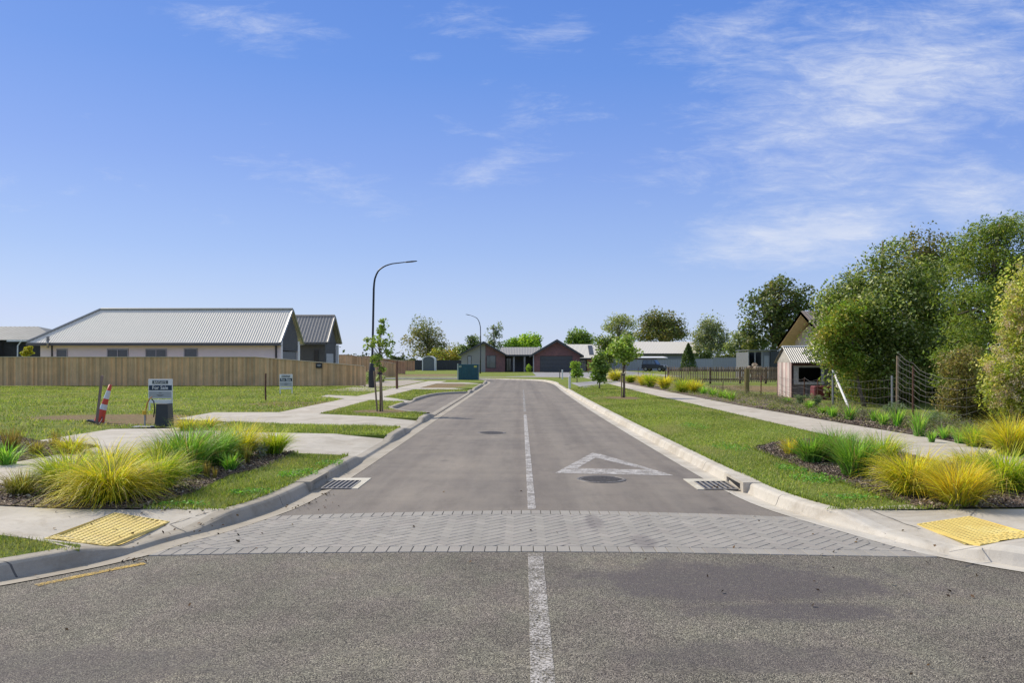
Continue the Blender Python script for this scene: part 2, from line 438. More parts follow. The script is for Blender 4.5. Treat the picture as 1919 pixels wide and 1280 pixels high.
BAYP = resample(smooth([(-2.58, 23.75), (-3.3, 24.6), (-4.1, 26.3), (-4.12, 28), (-4.12, 31), (-4.1, 35.5), (-3.9, 38), (-3.4, 39.6), (-2.62, 40.3)], 1))
HB = [(24.6, .10), (30.0, .10), (30.4, LOW), (32, LOW), (32.4, .10)]
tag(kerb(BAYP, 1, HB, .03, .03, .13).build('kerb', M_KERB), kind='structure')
LB, RB = offs(LLs, KW), offs(RLs, -KW)
HT = {id(LB): [interp(HL, p[1]) for p in LLs], id(RB): [interp(HR, p[1]) for p in RLs]}

def near(tab, y0, y1): return [p for p in tab if y0 <= p[1] <= y1]
def sheet(name, polys, z, mat, kind='structure'):
    mb = MB()
    for p in polys: poly_mesh(mb, [(q[0], q[1], q[2] if len(q) > 2 else z) for q in p])
    o = mb.build(name, mat); tag(o, kind=kind); return o
PAV_T = [(-2.48, 8.28), (-1.8, 8.42), (-.8, 8.55), (.1, 8.61), (1, 8.55), (2, 8.40), (2.70, 8.23)]
PAV_B = [(-2.97, 6.60), (-2, 6.68), (-1, 6.72), (.1, 6.74), (1.2, 6.70), (2.2, 6.62), (3.22, 6.55)]
roadp = [p for p in LLs if 8.3 < p[1] and p[0] > -190 and p[1] < 70.5]
roadr = [p for p in RLs if 8.25 < p[1] and p[1] < 77]
sheet('road', [roadp+list(reversed(roadr))+list(reversed(PAV_T))], 0, M_ASPH)
chip_l = [p for p in LLs if p[1] <= 6.61 and p[0] < -2.9][:]
chip_r = [p for p in RLs if p[1] <= 6.56 and p[0] > 3.2][:]
chip_l = [(max(x, -58), y) for x, y in chip_l if x > -30]; chip_r = [p for p in chip_r if p[0] < 30]
sheet('crossroad', [PAV_B[1:-1]+list(reversed(chip_r))+[(30, 3.9)]+[(x, 3.9) for x in range(25, -30, -5)]+[(-30, 3.9)]+chip_l]+
      [[(x, -9), (x+6, -9), (x+6, 3.9), (x, 3.9)] for x in range(-30, 30, 6)]+[[(-60, -9), (-30, -9), (-30, 4.25), (-60, 4.25)], [(30, -9), (60, -9), (60, 4.25), (30, 4.25)]], -.002, M_CHIP)
sheet('parking_bay', [[(-2.49, 23.9)]+[(x, y) for x, y in BAYP[1:-1]]+[(-2.49, 40.2)]], .001, M_ASPH)
sheet('ground', [[(-3000, -2000), (3000, -2000), (3000, 4000), (-3000, 4000)]], -.06, M_LAWN)

# lawns and verges
c = .44
left = [(-1500, 8.7), (-5.27, 8.36), (-3.69, 8.17), (-2.9, 8.13)]+near([p for p in LB if p[0] > -3.2], 8.2, 13.1)
left += [(-3.75, 13.25), (-3.75, 16.5), (-2.69, 16.35), (-2.69, 18.45), (-3.75, 18.6), (-3.75, 21.6), (-2.69, 21.35), (-2.69, 23.6), (-3.4, 24.3), (-4.28, 26.2), (-4.28, 30.2),
         (-4.9, 30.2), (-4.9, 32.2), (-4.28, 32.2), (-4.26, 35.6), (-4.04, 38.1), (-3.5, 39.8), (-2.69, 40.5), (-2.69, 43.1), (-3.75, 43.1), (-3.75, 45.2), (-2.69, 45.2), (-2.69, 54.2), (-3.75, 54.2),
         (-3.75, 57.1), (-2.69, 57.1)]
left += [p for p in LB if p[1] > 58 and p[0] > -150 and p[1] < 72]+[(-1500, 78)]
right = [p for p in RB if p[1] > 8.2 and p[0] > -150 and p[1] < 80]
right = [(3.04, 8.13)]+right+[(-1500, 90), (-1500, 3000), (1500, 3000), (1500, 8.6), (4.93, 8.13)]
tri = [(x, y) for x, y in LB if y < 6.35 and x > -40]
small_l = [(-40, 6.9), G(0, 1003), G(86, 1013.5), G(151, 1020), (-3.42, 6.4)]
small_l = small_l+[p for p in reversed(tri) if p[1] < 6.35]
tri2 = [(x, y) for x, y in RB if y < 6.1 and x < 40]
small_r = [(40, 6.6), (5.2, 6.6), (4.05, 6.34)]+[p for p in reversed(tri2) if p[0] > 4.1]
lw = MB()
for p_ in (left, right, small_l, small_r):
    poly_mesh(lw, [(x, y, GZ-.004) for x, y in p_]); n_ = len(p_)
    lw.add([(x, y, GZ-.004) for x, y in p_]+[(x, y, -.05) for x, y in p_], [(i, i+n_, (i+1) % n_+n_, (i+1) % n_) for i in range(n_)])
tag(lw.build('lawn', M_LAWN), kind='structure')

# dropped crossing slabs at both corners of the junction
def slab_front(B, y0, y1, htab, xmax=99):
    return [(x, y, interp(htab, y)+.002) for x, y in B if y0 <= y <= y1 and abs(x) < xmax]
def slope_z(x, y, B_, htab):
    best = min(range(len(B_)), key=lambda i: (B_[i][0]-x)**2+(B_[i][1]-y)**2)
    d = math.hypot(B_[best][0]-x, B_[best][1]-y); h = HT[id(B_)][best]
    return min(GZ, h+.002+(GZ-h)*d/1.0)
def slab(B_, side, htab, outer, y0, y1):
    ids = [i for i, p in enumerate(B_) if y0 <= p[1] <= y1 and abs(p[0]) < 4.2]
    fr_ = [B_[i] for i in ids]; hs = [HT[id(B_)][i] for i in ids]
    nx = B_[ids[-1]+1]; t = (y1-fr_[-1][1])/(nx[1]-fr_[-1][1]); fr_.append((fr_[-1][0]+(nx[0]-fr_[-1][0])*t, y1)); hs.append(hs[-1]+(HT[id(B_)][ids[-1]+1]-hs[-1])*t)
    mb = MB(); rows = [offs(fr_, side*d) for d in (-.004, .25, .5, .75, 1.0)]
    n = len(fr_); vs = []
    for k, r_ in enumerate(rows):
        for i, (x, y) in enumerate(r_): vs.append((x, y, hs[i]+.0015+(GZ-hs[i])*k/4))
    fs = []
    for k in range(4):
        for i in range(n-1):
            q = (k*n+i, k*n+i+1, (k+1)*n+i+1, (k+1)*n+i); fs.append(q if side < 0 else q[::-1])
    mb.add(vs, fs)
    edge = rows[-1]
    poly_mesh(mb, [(x, y, GZ) for x, y in outer(edge)])
    return mb
o1 = slab(LB, 1, HL, lambda e: [(-40, 8.75), G(0, 947), G(137, 953), G(275, 953.7), (-2.86, 8.13)]+list(reversed(e))+[G(151, 1020), G(86, 1013.5), G(0, 1003), (-40, 6.9)], 6.45, 8.14)
tag(o1.build('pavement', M_SLAB), kind='structure')
o2 = slab(RB, -1, HR, lambda e: [(4.93, 8.13), (3.04, 8.13)]+list(reversed(e))+[(4.05, 6.36), (5.2, 6.6), (40, 6.6), (40, 8.7)], 6.3, 8.14)
tag(o2.build('pavement', M_SLAB), kind='structure')

# footpaths and drive crossings (each a sheet 3-4 mm above the one below)
pathL = [(-7.9, 8.55), (-7.3, 11.5), (-7.22, 13), (-7.0, 17), (-6.92, 23), (-6.88, 30), (-6.9, 45), (-6.95, 62), (-5.6, 62), (-5.65, 30), (-5.62, 22), (-5.85, 15), (-6.0, 9.6), (-6.2, 8.42)]
pathR = [G(1919, 862), (7.6, 10), (7.7, 12), G(1757, 823.5), G(1584, 794.7), G(1384, 760), (7.1, 38), (7.0, 60), (7.0, 78), (5.7, 78), (5.72, 60), (5.68, 38), (5.85, 27), (5.98, 18), (6.05, 12), (6.2, 8.5), (8.1, 8.5)]
sheet('path', [pathL, pathR], .106, M_CONC)
def dz(x): return .109 if x < -3.7 else .026+(.109-.026)*(-2.69-x)/1.01
def drive(p): return [(x, y, dz(x) if x > -3.75 else .109) for x, y in p]
drives = [drive([(-2.67, 13.0), (-2.67, 16.4), (-3.74, 16.55), (-5.6, 16.9), (-6.9, 17.4), (-7.9, 18.3), G(345, 803.5), G(209, 805), G(109, 821), (-8.85, 14.9), G(119, 830), G(177, 835), (-7.18, 14.1), (-5.9, 13.55), (-3.74, 13.2)]),
          drive([(-2.67, 18.40), (-2.67, 21.4), (-3.74, 21.62), (-5.6, 22.9), (-6.95, 23.6), G(400, 773.4), G(328, 786), G(381, 789), G(417, 790.6), (-6.9, 19.7), (-5.6, 19.2), (-3.74, 18.56)]),
          [(-4.28, 30.2, .03), (-4.28, 32.2, .03), (-4.9, 32.4, .109), (-5.6, 33.8, .109), (-6.9, 34.6, .109), (*G(614, 740.6), .109), (*G(600, 743.7), .109), (*G(646, 747.5), .109), (-6.9, 31.2, .109), (-5.6, 31, .109), (-4.9, 30.2, .109)],
          drive([(-2.69, 43.0), (-2.69, 45.3), (-3.74, 45.4), (-6.9, 45.8), (-9.5, 46.5), (-9.5, 43.6), (-3.74, 43.0)]),
          drive([(-2.69, 54.0), (-2.69, 57.2), (-3.74, 57.2), (-6.9, 57.6), (-6.9, 54.6), (-3.74, 54.1)])]
sheet('driveway', drives, 0, M_SLAB)
sheet('driveway', [[(2.56, 46, .03), (3.6, 46, .112), (7.4, 60, .112), (7.4, 66, .112), (3.6, 57, .112), (2.56, 56.8, .03)],
                   [(-1.5, 78, .112), (9.5, 78, .112), (9.5, 113.6, .112), (1.5, 113.6, .112), (1.5, 84, .112), (-1.5, 80, .112)], [(9.9, 80, .112), (16, 80, .112), (16, 124.6, .112), (9.9, 124.6, .112)]], .112,
      mat_conc('concrete_grey', (.34, .33, .33)))
sheet('path', [[(-30, 79.6), (-3, 77.8), (7, 76.2), (7, 77.6), (-3, 79.4), (-30, 81.2)]], .114, M_CONC)
# pale worn gravel beside the far footpath, left verge
gm, gnt, gb, gout = newmat('worn_gravel'); gw = NT(gnt)
gw.l(gw.ramp(gw.noise(14, 6, .8), [(.3, (.27, .23, .18)), (.7, (.5, .44, .36))]), gb.inputs['Base Color']); gb.inputs['Roughness'].default_value = .95
sheet('dirt_track', [[(-7.2, 40), (-7.2, 62), (-9.0, 66), (-10.8, 62), (-9.6, 50), (-9.8, 42)]], .103, gm)

# planting beds
bedL = [(-9.5, 8.9), G(-300, 944), G(0, 948), G(137, 954.5), G(270, 955), G(275, 950), G(367, 923), G(433, 890), G(500, 877), G(558, 848), (-5.85, 13.55), (-6.0, 11), (-6.1, 8.95)]
bedL = [G(-60, 946.5), G(0, 948.5), G(137, 954.8), G(262, 955.3), G(300, 943), G(367, 923), G(433, 890), G(500, 877), G(556, 848.5), (-5.85, 13.48), (-6.02, 11), (-6.12, 8.9)]
bedLL = [(-7.34, 11.5), (-7.26, 13), (-7.22, 14.0), G(177, 836.5), G(119, 831.5), G(75, 829), (-9.6, 15.8), (-13, 16.5), (-14, 11), (-7.95, 8.7)]
bedR = [G(1411, 841), G(1472.6, 866), G(1526.6, 889), G(1603.6, 914), G(1680.6, 941), G(1738, 954.8), (4.93, 8.17), (6.1, 8.6), (6.02, 12), (5.95, 15.5), (4.95, 15.2), (4.4, 14.6)]
bedRR = [(7.5, 9.7), (7.64, 10), (7.74, 12), (7.82, 15.5), (7.58, 19.5), (7.24, 27.5), (7.14, 38), (7.04, 60), (7.04, 74), (9.4, 74), (10.2, 45), (10.4, 30), (9.9, 20), (10.6, 14), (12.5, 10.5), (9.5, 9.2)]
sheet('planting_bed', [bedL], .112, M_MULCH); sheet('planting_bed', [bedLL], .1125, M_MULCH)
sheet('planting_bed', [bedR], .112, M_MULCH); sheet('planting_bed', [bedRR], .1125, M_MULCH)

# ------------------------------------------------------------------ block paving: a 45 degree herringbone between two header courses
def clip(poly, inside, cut):
    out = []
    for i in range(len(poly)):
        a, b = poly[i-1], poly[i]; ia, ib = inside(a), inside(b)
        if ia != ib: out.append(cut(a, b))
        if ib: out.append(b)
    return out
def ycurve(tab, x): return interp(tab, x)
def clip_curve(poly, tab, keep_below, axis='x'):
    f = (lambda p: (ycurve(tab, p[0])-p[1])*(1 if keep_below else -1)) if axis == 'x' else (lambda p: (ycurve(tab, p[1])-p[0])*(1 if keep_below else -1))
    def cut(a, b):
        fa, fb = f(a), f(b); t = fa/(fa-fb); return (a[0]+(b[0]-a[0])*t, a[1]+(b[1]-a[1])*t)
    return clip(poly, lambda p: f(p) >= 0, cut)
lipLx = sorted([(y, x+.004) for x, y in LLs if 6 < y < 9.5]); lipRx = sorted([(y, x-.004) for x, y in RLs if 6 < y < 9.5])
mb = MB()
def brick(poly, top=.004):
    if len(poly) < 3: return
    poly = clip_curve(poly, lipLx, False, 'y')
    if len(poly) < 3: return
    poly = clip_curve(poly, lipRx, True, 'y')
    if len(poly) < 3: return
    cx = sum(p[0] for p in poly)/len(poly); cy = sum(p[1] for p in poly)/len(poly)
    ar = sum(poly[i-1][0]*poly[i][1]-poly[i][0]*poly[i-1][1] for i in range(len(poly)))/2
    if abs(ar) < .0006: return
    if ar < 0: poly = poly[::-1]
    dd = rnd.uniform(-.0006, .0006); b = .004
    g = rnd.uniform(.92, 1.05); tint = rnd.random()
    mb.cur = (g, g*(.985 if tint > .8 else 1), g*(.99 if tint > .8 else 1))
    n = len(poly); inn = []
    for x, y in poly:
        l = math.hypot(x-cx, y-cy) or 1
        inn.append((x-(x-cx)/l*b*1.3, y-(y-cy)/l*b*1.3))
    vs = [(x, y, -.02) for x, y in poly]+[(x, y, top-.0035+dd) for x, y in poly]+[(x, y, top+dd) for x, y in inn]
    fs = [(i, (i+1) % n, (i+1) % n+n, i+n) for i in range(n)]+[(i+n, (i+1) % n+n, (i+1) % n+2*n, i+2*n) for i in range(n)]+[tuple(range(2*n, 3*n))]
    mb.add(vs, fs)
innerT = [(x, y-.215) for x, y in PAV_T]; innerB = [(x, y+.205) for x, y in PAV_B]
S = .1; gp = .0055
ang = R(45)
for i in range(-60, 60):
    for j in range(-60, 60):
        # herringbone tile: cell (i,j) of width S; bricks start where (i-j) mod 4 tells
        k = (i-j) % 4
        if k == 0: q = (i*S, j*S, (i+2)*S, (j+1)*S)
        elif k == 3: q = (i*S, j*S, (i+1)*S, (j+2)*S)
        else: continue
        x0, y0, x1, y1 = q
        pts = [(x0+gp/2, y0+gp/2), (x1-gp/2, y0+gp/2), (x1-gp/2, y1-gp/2), (x0+gp/2, y1-gp/2)]
        pts = [(x*math.cos(ang)-y*math.sin(ang), x*math.sin(ang)+y*math.cos(ang)+7.6) for x, y in pts]
        if abs(pts[0][0]) > 3.6 or abs(pts[0][1]-7.6) > 1.4: continue
        p = clip_curve(pts, innerT, True)
        if len(p) < 3: continue
        p = clip_curve(p, innerB, False)
        brick(p)
for tab, a, b_ in ((PAV_T, -.21, -.004), (PAV_B, .004, .2)):
    x = -3.1
    while x < 3.3:
        p = [(x+gp/2, ycurve(tab, x)+a), (x+.1-gp/2, ycurve(tab, x+.1)+a), (x+.1-gp/2, ycurve(tab, x+.1)+b_), (x+gp/2, ycurve(tab, x)+b_)]
        brick(p); x += .1
pm, pnt, pb, _ = newmat('paving_block'); w = NT(pnt)
f = w.noise(150, 3, .8); k = w.ramp(f, [(.3, (.29, .268, .238)), (.7, (.385, .362, .325))])
k = w.mix(k, w.col(), 1, 'MULTIPLY')
k = w.mix(k, w.ramp(w.noise(1.4, 5, .6), [(.3, (.88, .88, .88)), (.7, (1.08, 1.07, 1.05))]), 1, 'MULTIPLY')
sk = w.ellipse(.70, 8.0, .10, .42, .5); sk2 = w.ellipse(1.05, 7.1, .12, .3, .5)
k = w.mix(k, (.16, .14, .14), w.math('MULTIPLY', w.math('MAXIMUM', sk, sk2), .5))
w.l(k, pb.inputs['Base Color']); pb.inputs['Roughness'].default_value = .85; pb.inputs['Specular IOR Level'].default_value = .3
w.l(w.bump(f, .001), pb.inputs['Normal'])
tag(mb.build('block_paving', pm), kind='structure')
sandm = plain('joint_sand', (.13, .12, .11), .95, scale=60)
sheet('paving_joint', [[(p[0], p[1]) for p in PAV_B]+[q for q in RLs if 6.56 < q[1] < 8.2 and q[0] > 2]+list(reversed(PAV_T))+list(reversed([q for q in LLs if 6.62 < q[1] < 8.25 and q[0] > -3]))], -.0075, sandm)

# ------------------------------------------------------------------ road markings
def strip(mb, pts, w_, z=.0045):
    L_ = offs(pts, w_/2); Rr = offs(pts, -w_/2); n = len(pts)
    mb.add([(x, y, z) for x, y in L_]+[(x, y, z) for x, y in Rr], [(i, i+n, i+n+1, i+1) for i in range(n-1)])
mb = MB(); strip(mb, [(.11, 8.68), (.11, 24.2)], .085); tag(mb.build('centre_line', M_WHITE), kind='structure')
mb = MB(); strip(mb, [(.11, 25.5), (.11, 46)], .08); tag(mb.build('centre_line', M_FAINT), kind='structure')
mb = MB(); strip(mb, [(.112, 6.66), (.108, 5), (.10, 3.4)], .12, .003); tag(mb.build('centre_line', M_WHITEOLD), kind='structure')
mb = MB(); strip(mb, [G(68, 1098, 0), G(130, 1085, 0), G(200, 1070, 0), G(271, 1056.5, 0)], .075, .003); tag(mb.build('edge_line', M_YELOLD), kind='structure')
q = {k: (*G(*v, 0), .0045) for k, v in dict(A=(1040, 887.5), T1=(1110, 849.3), T2=(1127, 852), B=(1262, 892), a=(1081.7, 878.3), t=(1116, 858.5), b=(1213, 881.3)).items()}
mb = MB()
for f_ in (('A', 'a', 't', 'T1'), ('T1', 't', 'T2'), ('T2', 't', 'b', 'B'), ('A', 'B', 'b', 'a')):
    poly_mesh(mb, [q[k] for k in f_])
tag(mb.build('road_marking', M_WHITE), kind='structure')

# ------------------------------------------------------------------ manholes, grates, tactile paving
def mat_iron():
    m, nt, b, _ = newmat('cast_iron'); w = NT(nt)
    k = w.ramp(w.noise(50, 4, .7), [(.3, (.09, .08, .07)), (.7, (.30, .27, .24))])
    w.l(k, b.inputs['Base Color']); b.inputs['Roughness'].default_value = .6; b.inputs['Metallic'].default_value = .4; return m
M_IRON = mat_iron()
for (px, py), r_, lab in (((1127, 899), .29, 'round studded iron manhole cover just below the painted triangle'), ((921, 811.5), .28, 'round iron manhole cover left of the white centre line')):
    x, y = G(px, py, 0)
    e = empty('manhole_cover', (x, y, 0), lab, 'manhole cover', 'manhole covers in the road')
    a = MB(); a.lathe(x, y, [(r_+.035, .001), (r_+.03, .009), (r_+.004, .009), (r_, .003)], 40); a.build('rim', M_IRON, e)
    a = MB(); a.lathe(x, y, [(0.001, .006), (r_-.006, .006), (r_-.004, .001)], 40)
    for i in range(-8, 9):
        for j in range(-8, 9):
            qx, qy = i*.034+(j % 2)*.017, j*.032
            if qx*qx+qy*qy < (r_-.03)**2: a.box(x+qx-.008, x+qx+.008, y+qy-.009, y+qy+.009, .006, .012, rz=.785)
    a.build('lid', M_IRON, e)
def grate(px, side, lab):
    # kerb line x = side*2.5 ; grate lies in the channel
    if side < 0: x1, x0, y0, y1 = -2.08, -2.43, 10.05, 10.70; ax0, ax1 = -2.50, -1.99
    else: x0, x1, y0, y1 = 2.22, 2.62, 10.0, 10.62; ax0, ax1 = 2.13, 2.66
    e = empty('storm_drain', ((x0+x1)/2, (y0+y1)/2, 0), lab, 'storm drain', 'storm drains in the kerb channels')
    a = MB()
    a.box(ax0, ax1, y1, y1+.27, -.03, .0075)
    if side < 0: a.box(x1, ax1, y0, y1, -.03, .0076)
    else: a.box(ax0, x0, y0, y1, -.03, .0076)
    a.build('apron', mat_conc('concrete_apron', (.66, .62, .52)), e)
    a = MB(); a.box(x0, x1, y0, y1, -.02, .0052); a.build('pit', M_BLACK, e)
    a = MB(); n = 6
    for i in range(n+1):
        xx = x0+(x1-x0)*i/n; a.box(xx-.0075, xx+.0075, y0+.004, y1-.004, .006, .016)
    a.box(x0, x1, y0-.014, y0+.004, .004, .016); a.box(x0, x1, y1-.004, y1+.012, .0078, .016)
    a.build('grate', plain('worn_grate', (.34, .31, .27), .6, .2), e)
    # kerb inlet block with a dark slot
    ks = -2.30-.25 if side < 0 else 2.42+.25
    a = MB(); fx = ks+(.02 if side < 0 else -.02); bx = ks-(.2 if side < 0 else -.2)
    lo, hi = min(fx, bx), max(fx, bx)
    a.box(lo, hi, y0-.12, y0+.02, -.02, .108); a.box(lo, hi, y1+.06, y1+.18, -.02, .108)
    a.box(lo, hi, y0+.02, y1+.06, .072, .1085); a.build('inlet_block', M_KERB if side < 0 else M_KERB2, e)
    a = MB(); m_ = ks-(.012 if side < 0 else -.012)
    a.box(min(m_, m_+side*.03), max(m_, m_+side*.03), y0+.02, y1+.06, -.018, .0715); a.build('inlet', M_BLACK, e)
grate(0, -1, 'storm drain grate in the channel in front of the mown strip with shaded kerb')
grate(0, 1, 'leaf-strewn storm drain grate below the painted triangle against the sunlit kerb')

def tactile(c4, nx, ny, lab, worn, B_, htab):
    """c4: near-left, near-right, far-right, far-left corners (x,y,z)"""
    e = empty('tactile_paving', (*[sum(c_[k] for c_ in c4)/4 for k in (0, 1)], .06), lab, 'tactile paving', 'yellow tactile paving pads')
    def pt(u, v, dz_=0):
        a, b, c_, d = [Vector(q) for q in c4]
        p = (a*(1-u)+b*u)*(1-v)+(d*(1-u)+c_*u)*v; p.z = slope_z(p.x, p.y, B_, htab)+dz_; return p
    a = MB()
    vs = [pt(i/nx, j/ny, .005) for j in range(ny+1) for i in range(nx+1)]
    a.add(vs, [(j*(nx+1)+i, j*(nx+1)+i+1, (j+1)*(nx+1)+i+1, (j+1)*(nx+1)+i) for j in range(ny) for i in range(nx)])
    for k in range(4):
        u0, v0 = ((0, 0), (1, 0), (1, 1), (0, 1))[k]; u1, v1 = ((1, 0), (1, 1), (0, 1), (0, 0))[k]
        a.add([pt(u0, v0, -.02), pt(u1, v1, -.02), pt(u1, v1, .005), pt(u0, v0, .005)], [(0, 1, 2, 3)])
    m, nt, b, _ = newmat('yellow_tile'); w = NT(nt)
    k = w.ramp(w.noise(4, 6, .7), [(.3, (.62, .45, .12)), (.55, (.76, .59, .17)), (.8, (.80, .69, .30))])
    k = w.mix(k, (.55, .4, .2), w.math('MULTIPLY', w.ramp(w.noise(11, 5, .8), [(.45, (0, 0, 0)), (.65, (1, 1, 1))]), worn))
    w.l(k, b.inputs['Base Color']); b.inputs['Roughness'].default_value = .6
    a.build('tile', m, e)
    a = MB()
    for i in range(nx):
        for j in range(ny):
            p = pt((i+.5)/nx, (j+.5)/ny); n = 8; vs = []
            for r_, z in ((.0175, .0048), (.0165, .0078), (.011, .0098)):
                vs += [(p.x+r_*math.cos(2*math.pi*k/n), p.y+r_*math.sin(2*math.pi*k/n), p.z+z) for k in range(n)]
            fs = [(q*n+k, q*n+(k+1) % n, (q+1)*n+(k+1) % n, (q+1)*n+k) for q in range(2) for k in range(n)]+[tuple(range(16, 24))]
            a.add(vs, fs)
    a.build('stud', m, e, smooth=True)
tactile([(*G(201, 1024, .065), .065), (*G(318, 973.5, .075), .075), (*G(215, 961.5, .095), .095), (*G(82, 1010.5, .095), .095)], 23, 12, 'yellow tactile pad dirtied with leaves beside the big golden tussock', .5, LB, HL)
tactile([(*G(1837, 1022, .075), .075), (*G(1950, 1007, .095), .095), (*G(1818, 968, .095), .095), (*G(1718, 979, .07), .07)], 12, 23, 'clean bright yellow tactile pad cut by the edge of the photo', .12, RB, HR)

jm = MB()
for pa, pb_, B_, ht_ in (((215, 961), (228, 953.5), LB, HL), ((318, 973), (405, 958), LB, HL), ((318, 973), (352, 984), LB, HL), ((1718, 979), (1628, 957), RB, HR), ((1818, 968), (1831, 957), RB, HR), ((1837, 1022), (1779, 1036), RB, HR)):
    a_, b_ = G(*pa, .09), G(*pb_, .09); pts_ = []
    for i in range(9): t = i/8; x, y = a_[0]+(b_[0]-a_[0])*t, a_[1]+(b_[1]-a_[1])*t; pts_.append((x, y, slope_z(x, y, B_, ht_)+.005))
    o_ = offs([p[:2] for p in pts_], .006); q_ = offs([p[:2] for p in pts_], -.006)
    jm.add([(x, y, p[2]) for (x, y), p in zip(o_, pts_)]+[(x, y, p[2]) for (x, y), p in zip(q_, pts_)], [(i, i+9, i+10, i+1) for i in range(8)])
tag(jm.build('pavement_joint', plain('joint_dark', (.24, .22, .19), .9)), kind='structure')

# ------------------------------------------------------------------ lamps, camera, sky
SUN = Vector((-.95, .65, 1.0)).normalized()
el = math.asin(SUN.z); az = math.atan2(SUN.x, SUN.y)
sd = bpy.data.lights.new('sun', 'SUN'); sd.energy = 4.0; sd.angle = R(.5); sd.color = (1, .915, .775)
so = bpy.data.objects.new('sun', sd); COL.objects.link(so); so.rotation_euler = SUN.to_track_quat('Z', 'Y').to_euler(); so.location = (-40, 30, 40)
cd = bpy.data.cameras.new('camera'); cd.lens = F/1919*36; cd.sensor_width = 36; cd.clip_end = 9000; cd.clip_start = .05
cd.shift_x = -17.5/1919; cd.shift_y = 38/1919
co = bpy.data.objects.new('camera', cd); COL.objects.link(co); co.location = (0, 0, H); co.rotation_euler = (R(90), 0, 0); sc.camera = co
wd = bpy.data.worlds.new('World'); sc.world = wd; wd.use_nodes = True; nt = wd.node_tree; nt.nodes.clear(); w = NT(nt)
out = w.n('OutputWorld'); bg = w.n('Background'); w.l(bg.outputs[0], out.inputs[0]); bg.inputs[1].default_value = .13
sky = w.n('TexSky'); sky.sky_type = 'NISHITA'; sky.sun_disc = False; sky.sun_elevation = el; sky.sun_rotation = az % (2*math.pi)
sky.air_density = 1.0; sky.dust_density = .6; sky.ozone_density = 2.2; sky.altitude = 0
geo = w.n('TexCoord'); sep = w.n('SeparateXYZ'); w.l(geo.outputs['Generated'], sep.inputs[0])
zc = w.math('MAXIMUM', sep.outputs[2], .03)
# high cirrus on a flat layer overhead
cx_ = w.math('DIVIDE', sep.outputs[0], zc); cy_ = w.math('DIVIDE', sep.outputs[1], zc)
cv = w.n('CombineXYZ'); w.l(cx_, cv.inputs[0]); w.l(cy_, cv.inputs[1])
ya = w.math('MAXIMUM', w.math('ABSOLUTE', sep.outputs[1]), .05)
cu_ = w.math('DIVIDE', sep.outputs[0], ya); cv_ = w.math('DIVIDE', sep.outputs[2], ya)
def cloudvec(rot, sx, sy):
    q_ = w.n('CombineXYZ'); w.l(cu_, q_.inputs[0]); w.l(cv_, q_.inputs[1]); m_ = w.n('Mapping'); m_.inputs['Rotation'].default_value = (0, 0, R(rot))
    m_.inputs['Scale'].default_value = (sx, sy, 1); w.l(q_.outputs[0], m_.inputs[0]); return m_.outputs[0]
n1 = w.noise(1, 10, .68, cloudvec(-22, 5, 15), .9); n2 = w.noise(1, 8, .72, cloudvec(-14, 13, 52), .5); n3 = w.noise(1, 3, .5, cloudvec(0, 2.2, 3.2))
def blob(px, py, rx, ry, rot=0):
    u0, v0 = (px-X0)/F, (Y0-py)/F
    q_ = w.n('CombineXYZ'); w.l(w.math('SUBTRACT', cu_, u0), q_.inputs[0]); w.l(w.math('SUBTRACT', cv_, v0), q_.inputs[1]); m_ = w.n('Mapping'); m_.vector_type = 'TEXTURE'
    m_.inputs['Rotation'].default_value = (0, 0, R(rot)); m_.inputs['Scale'].default_value = (rx/F, ry/F, 1); w.l(q_.outputs[0], m_.inputs[0])
    l_ = w.n('VectorMath', operation='LENGTH'); w.l(m_.outputs[0], l_.inputs[0]); return w.mr(l_.outputs['Value'], 1.0, 0.0)
mask = None
for b5 in ((1680, 150, 620, 260, 22, 1.15), (1530, 435, 400, 110, 8, 1.25), (1820, 370, 320, 130, 12, .9), (470, 40, 300, 70, -8, .62), (860, 35, 160, 60, 0, .62), (1010, 70, 190, 50, 10, .6), (790, 108, 110, 26, 0, .55), (640, 345, 280, 80, -15, .55), (1000, 230, 330, 110, 0, .42), (1350, 60, 260, 90, 10, .7), (80, 350, 200, 60, 0, .4), (880, 330, 200, 80, 20, .5), (1850, 300, 300, 140, 0, .5)):
    g_ = w.math('MULTIPLY', blob(*b5[:5]), b5[5]); mask = g_ if mask is None else w.math('MAXIMUM', mask, g_)
dens = w.math('ADD', w.math('MULTIPLY', n1, .50), w.math('ADD', w.math('MULTIPLY', n2, .42), w.math('MULTIPLY', n3, .18)))
dens = w.math('ADD', dens, w.math('MULTIPLY', mask, .38))
cl = w.mr(dens, .645, .96); cl = w.math('MULTIPLY', w.math('MULTIPLY', w.math('POWER', cl, 1.25), w.mr(n2, .34, .66, .46, .74)), w.mr(sep.outputs[2], .04, .11))
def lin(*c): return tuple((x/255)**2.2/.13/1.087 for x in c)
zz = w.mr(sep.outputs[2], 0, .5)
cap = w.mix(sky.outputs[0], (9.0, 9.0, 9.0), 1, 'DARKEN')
g8 = [(0, lin(198, 213, 243)), (.10, lin(180, 200, 242)), (.26, lin(153, 181, 239)), (.46, lin(126, 159, 234)), (.66, lin(98, 143, 228)), (.82, lin(88, 134, 222)), (.9, lin(120, 155, 222)), (1, lin(178, 192, 218))]  # last stops, above the view, whitened to add neutral fill light
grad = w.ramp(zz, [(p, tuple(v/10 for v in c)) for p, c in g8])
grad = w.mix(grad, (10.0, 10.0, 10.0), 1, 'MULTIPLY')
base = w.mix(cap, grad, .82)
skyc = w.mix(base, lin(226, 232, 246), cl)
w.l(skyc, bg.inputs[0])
sc.view_settings.view_transform = 'Standard'; sc.view_settings.look = 'None'; sc.view_settings.exposure = 0.12; sc.view_settings.gamma = 1
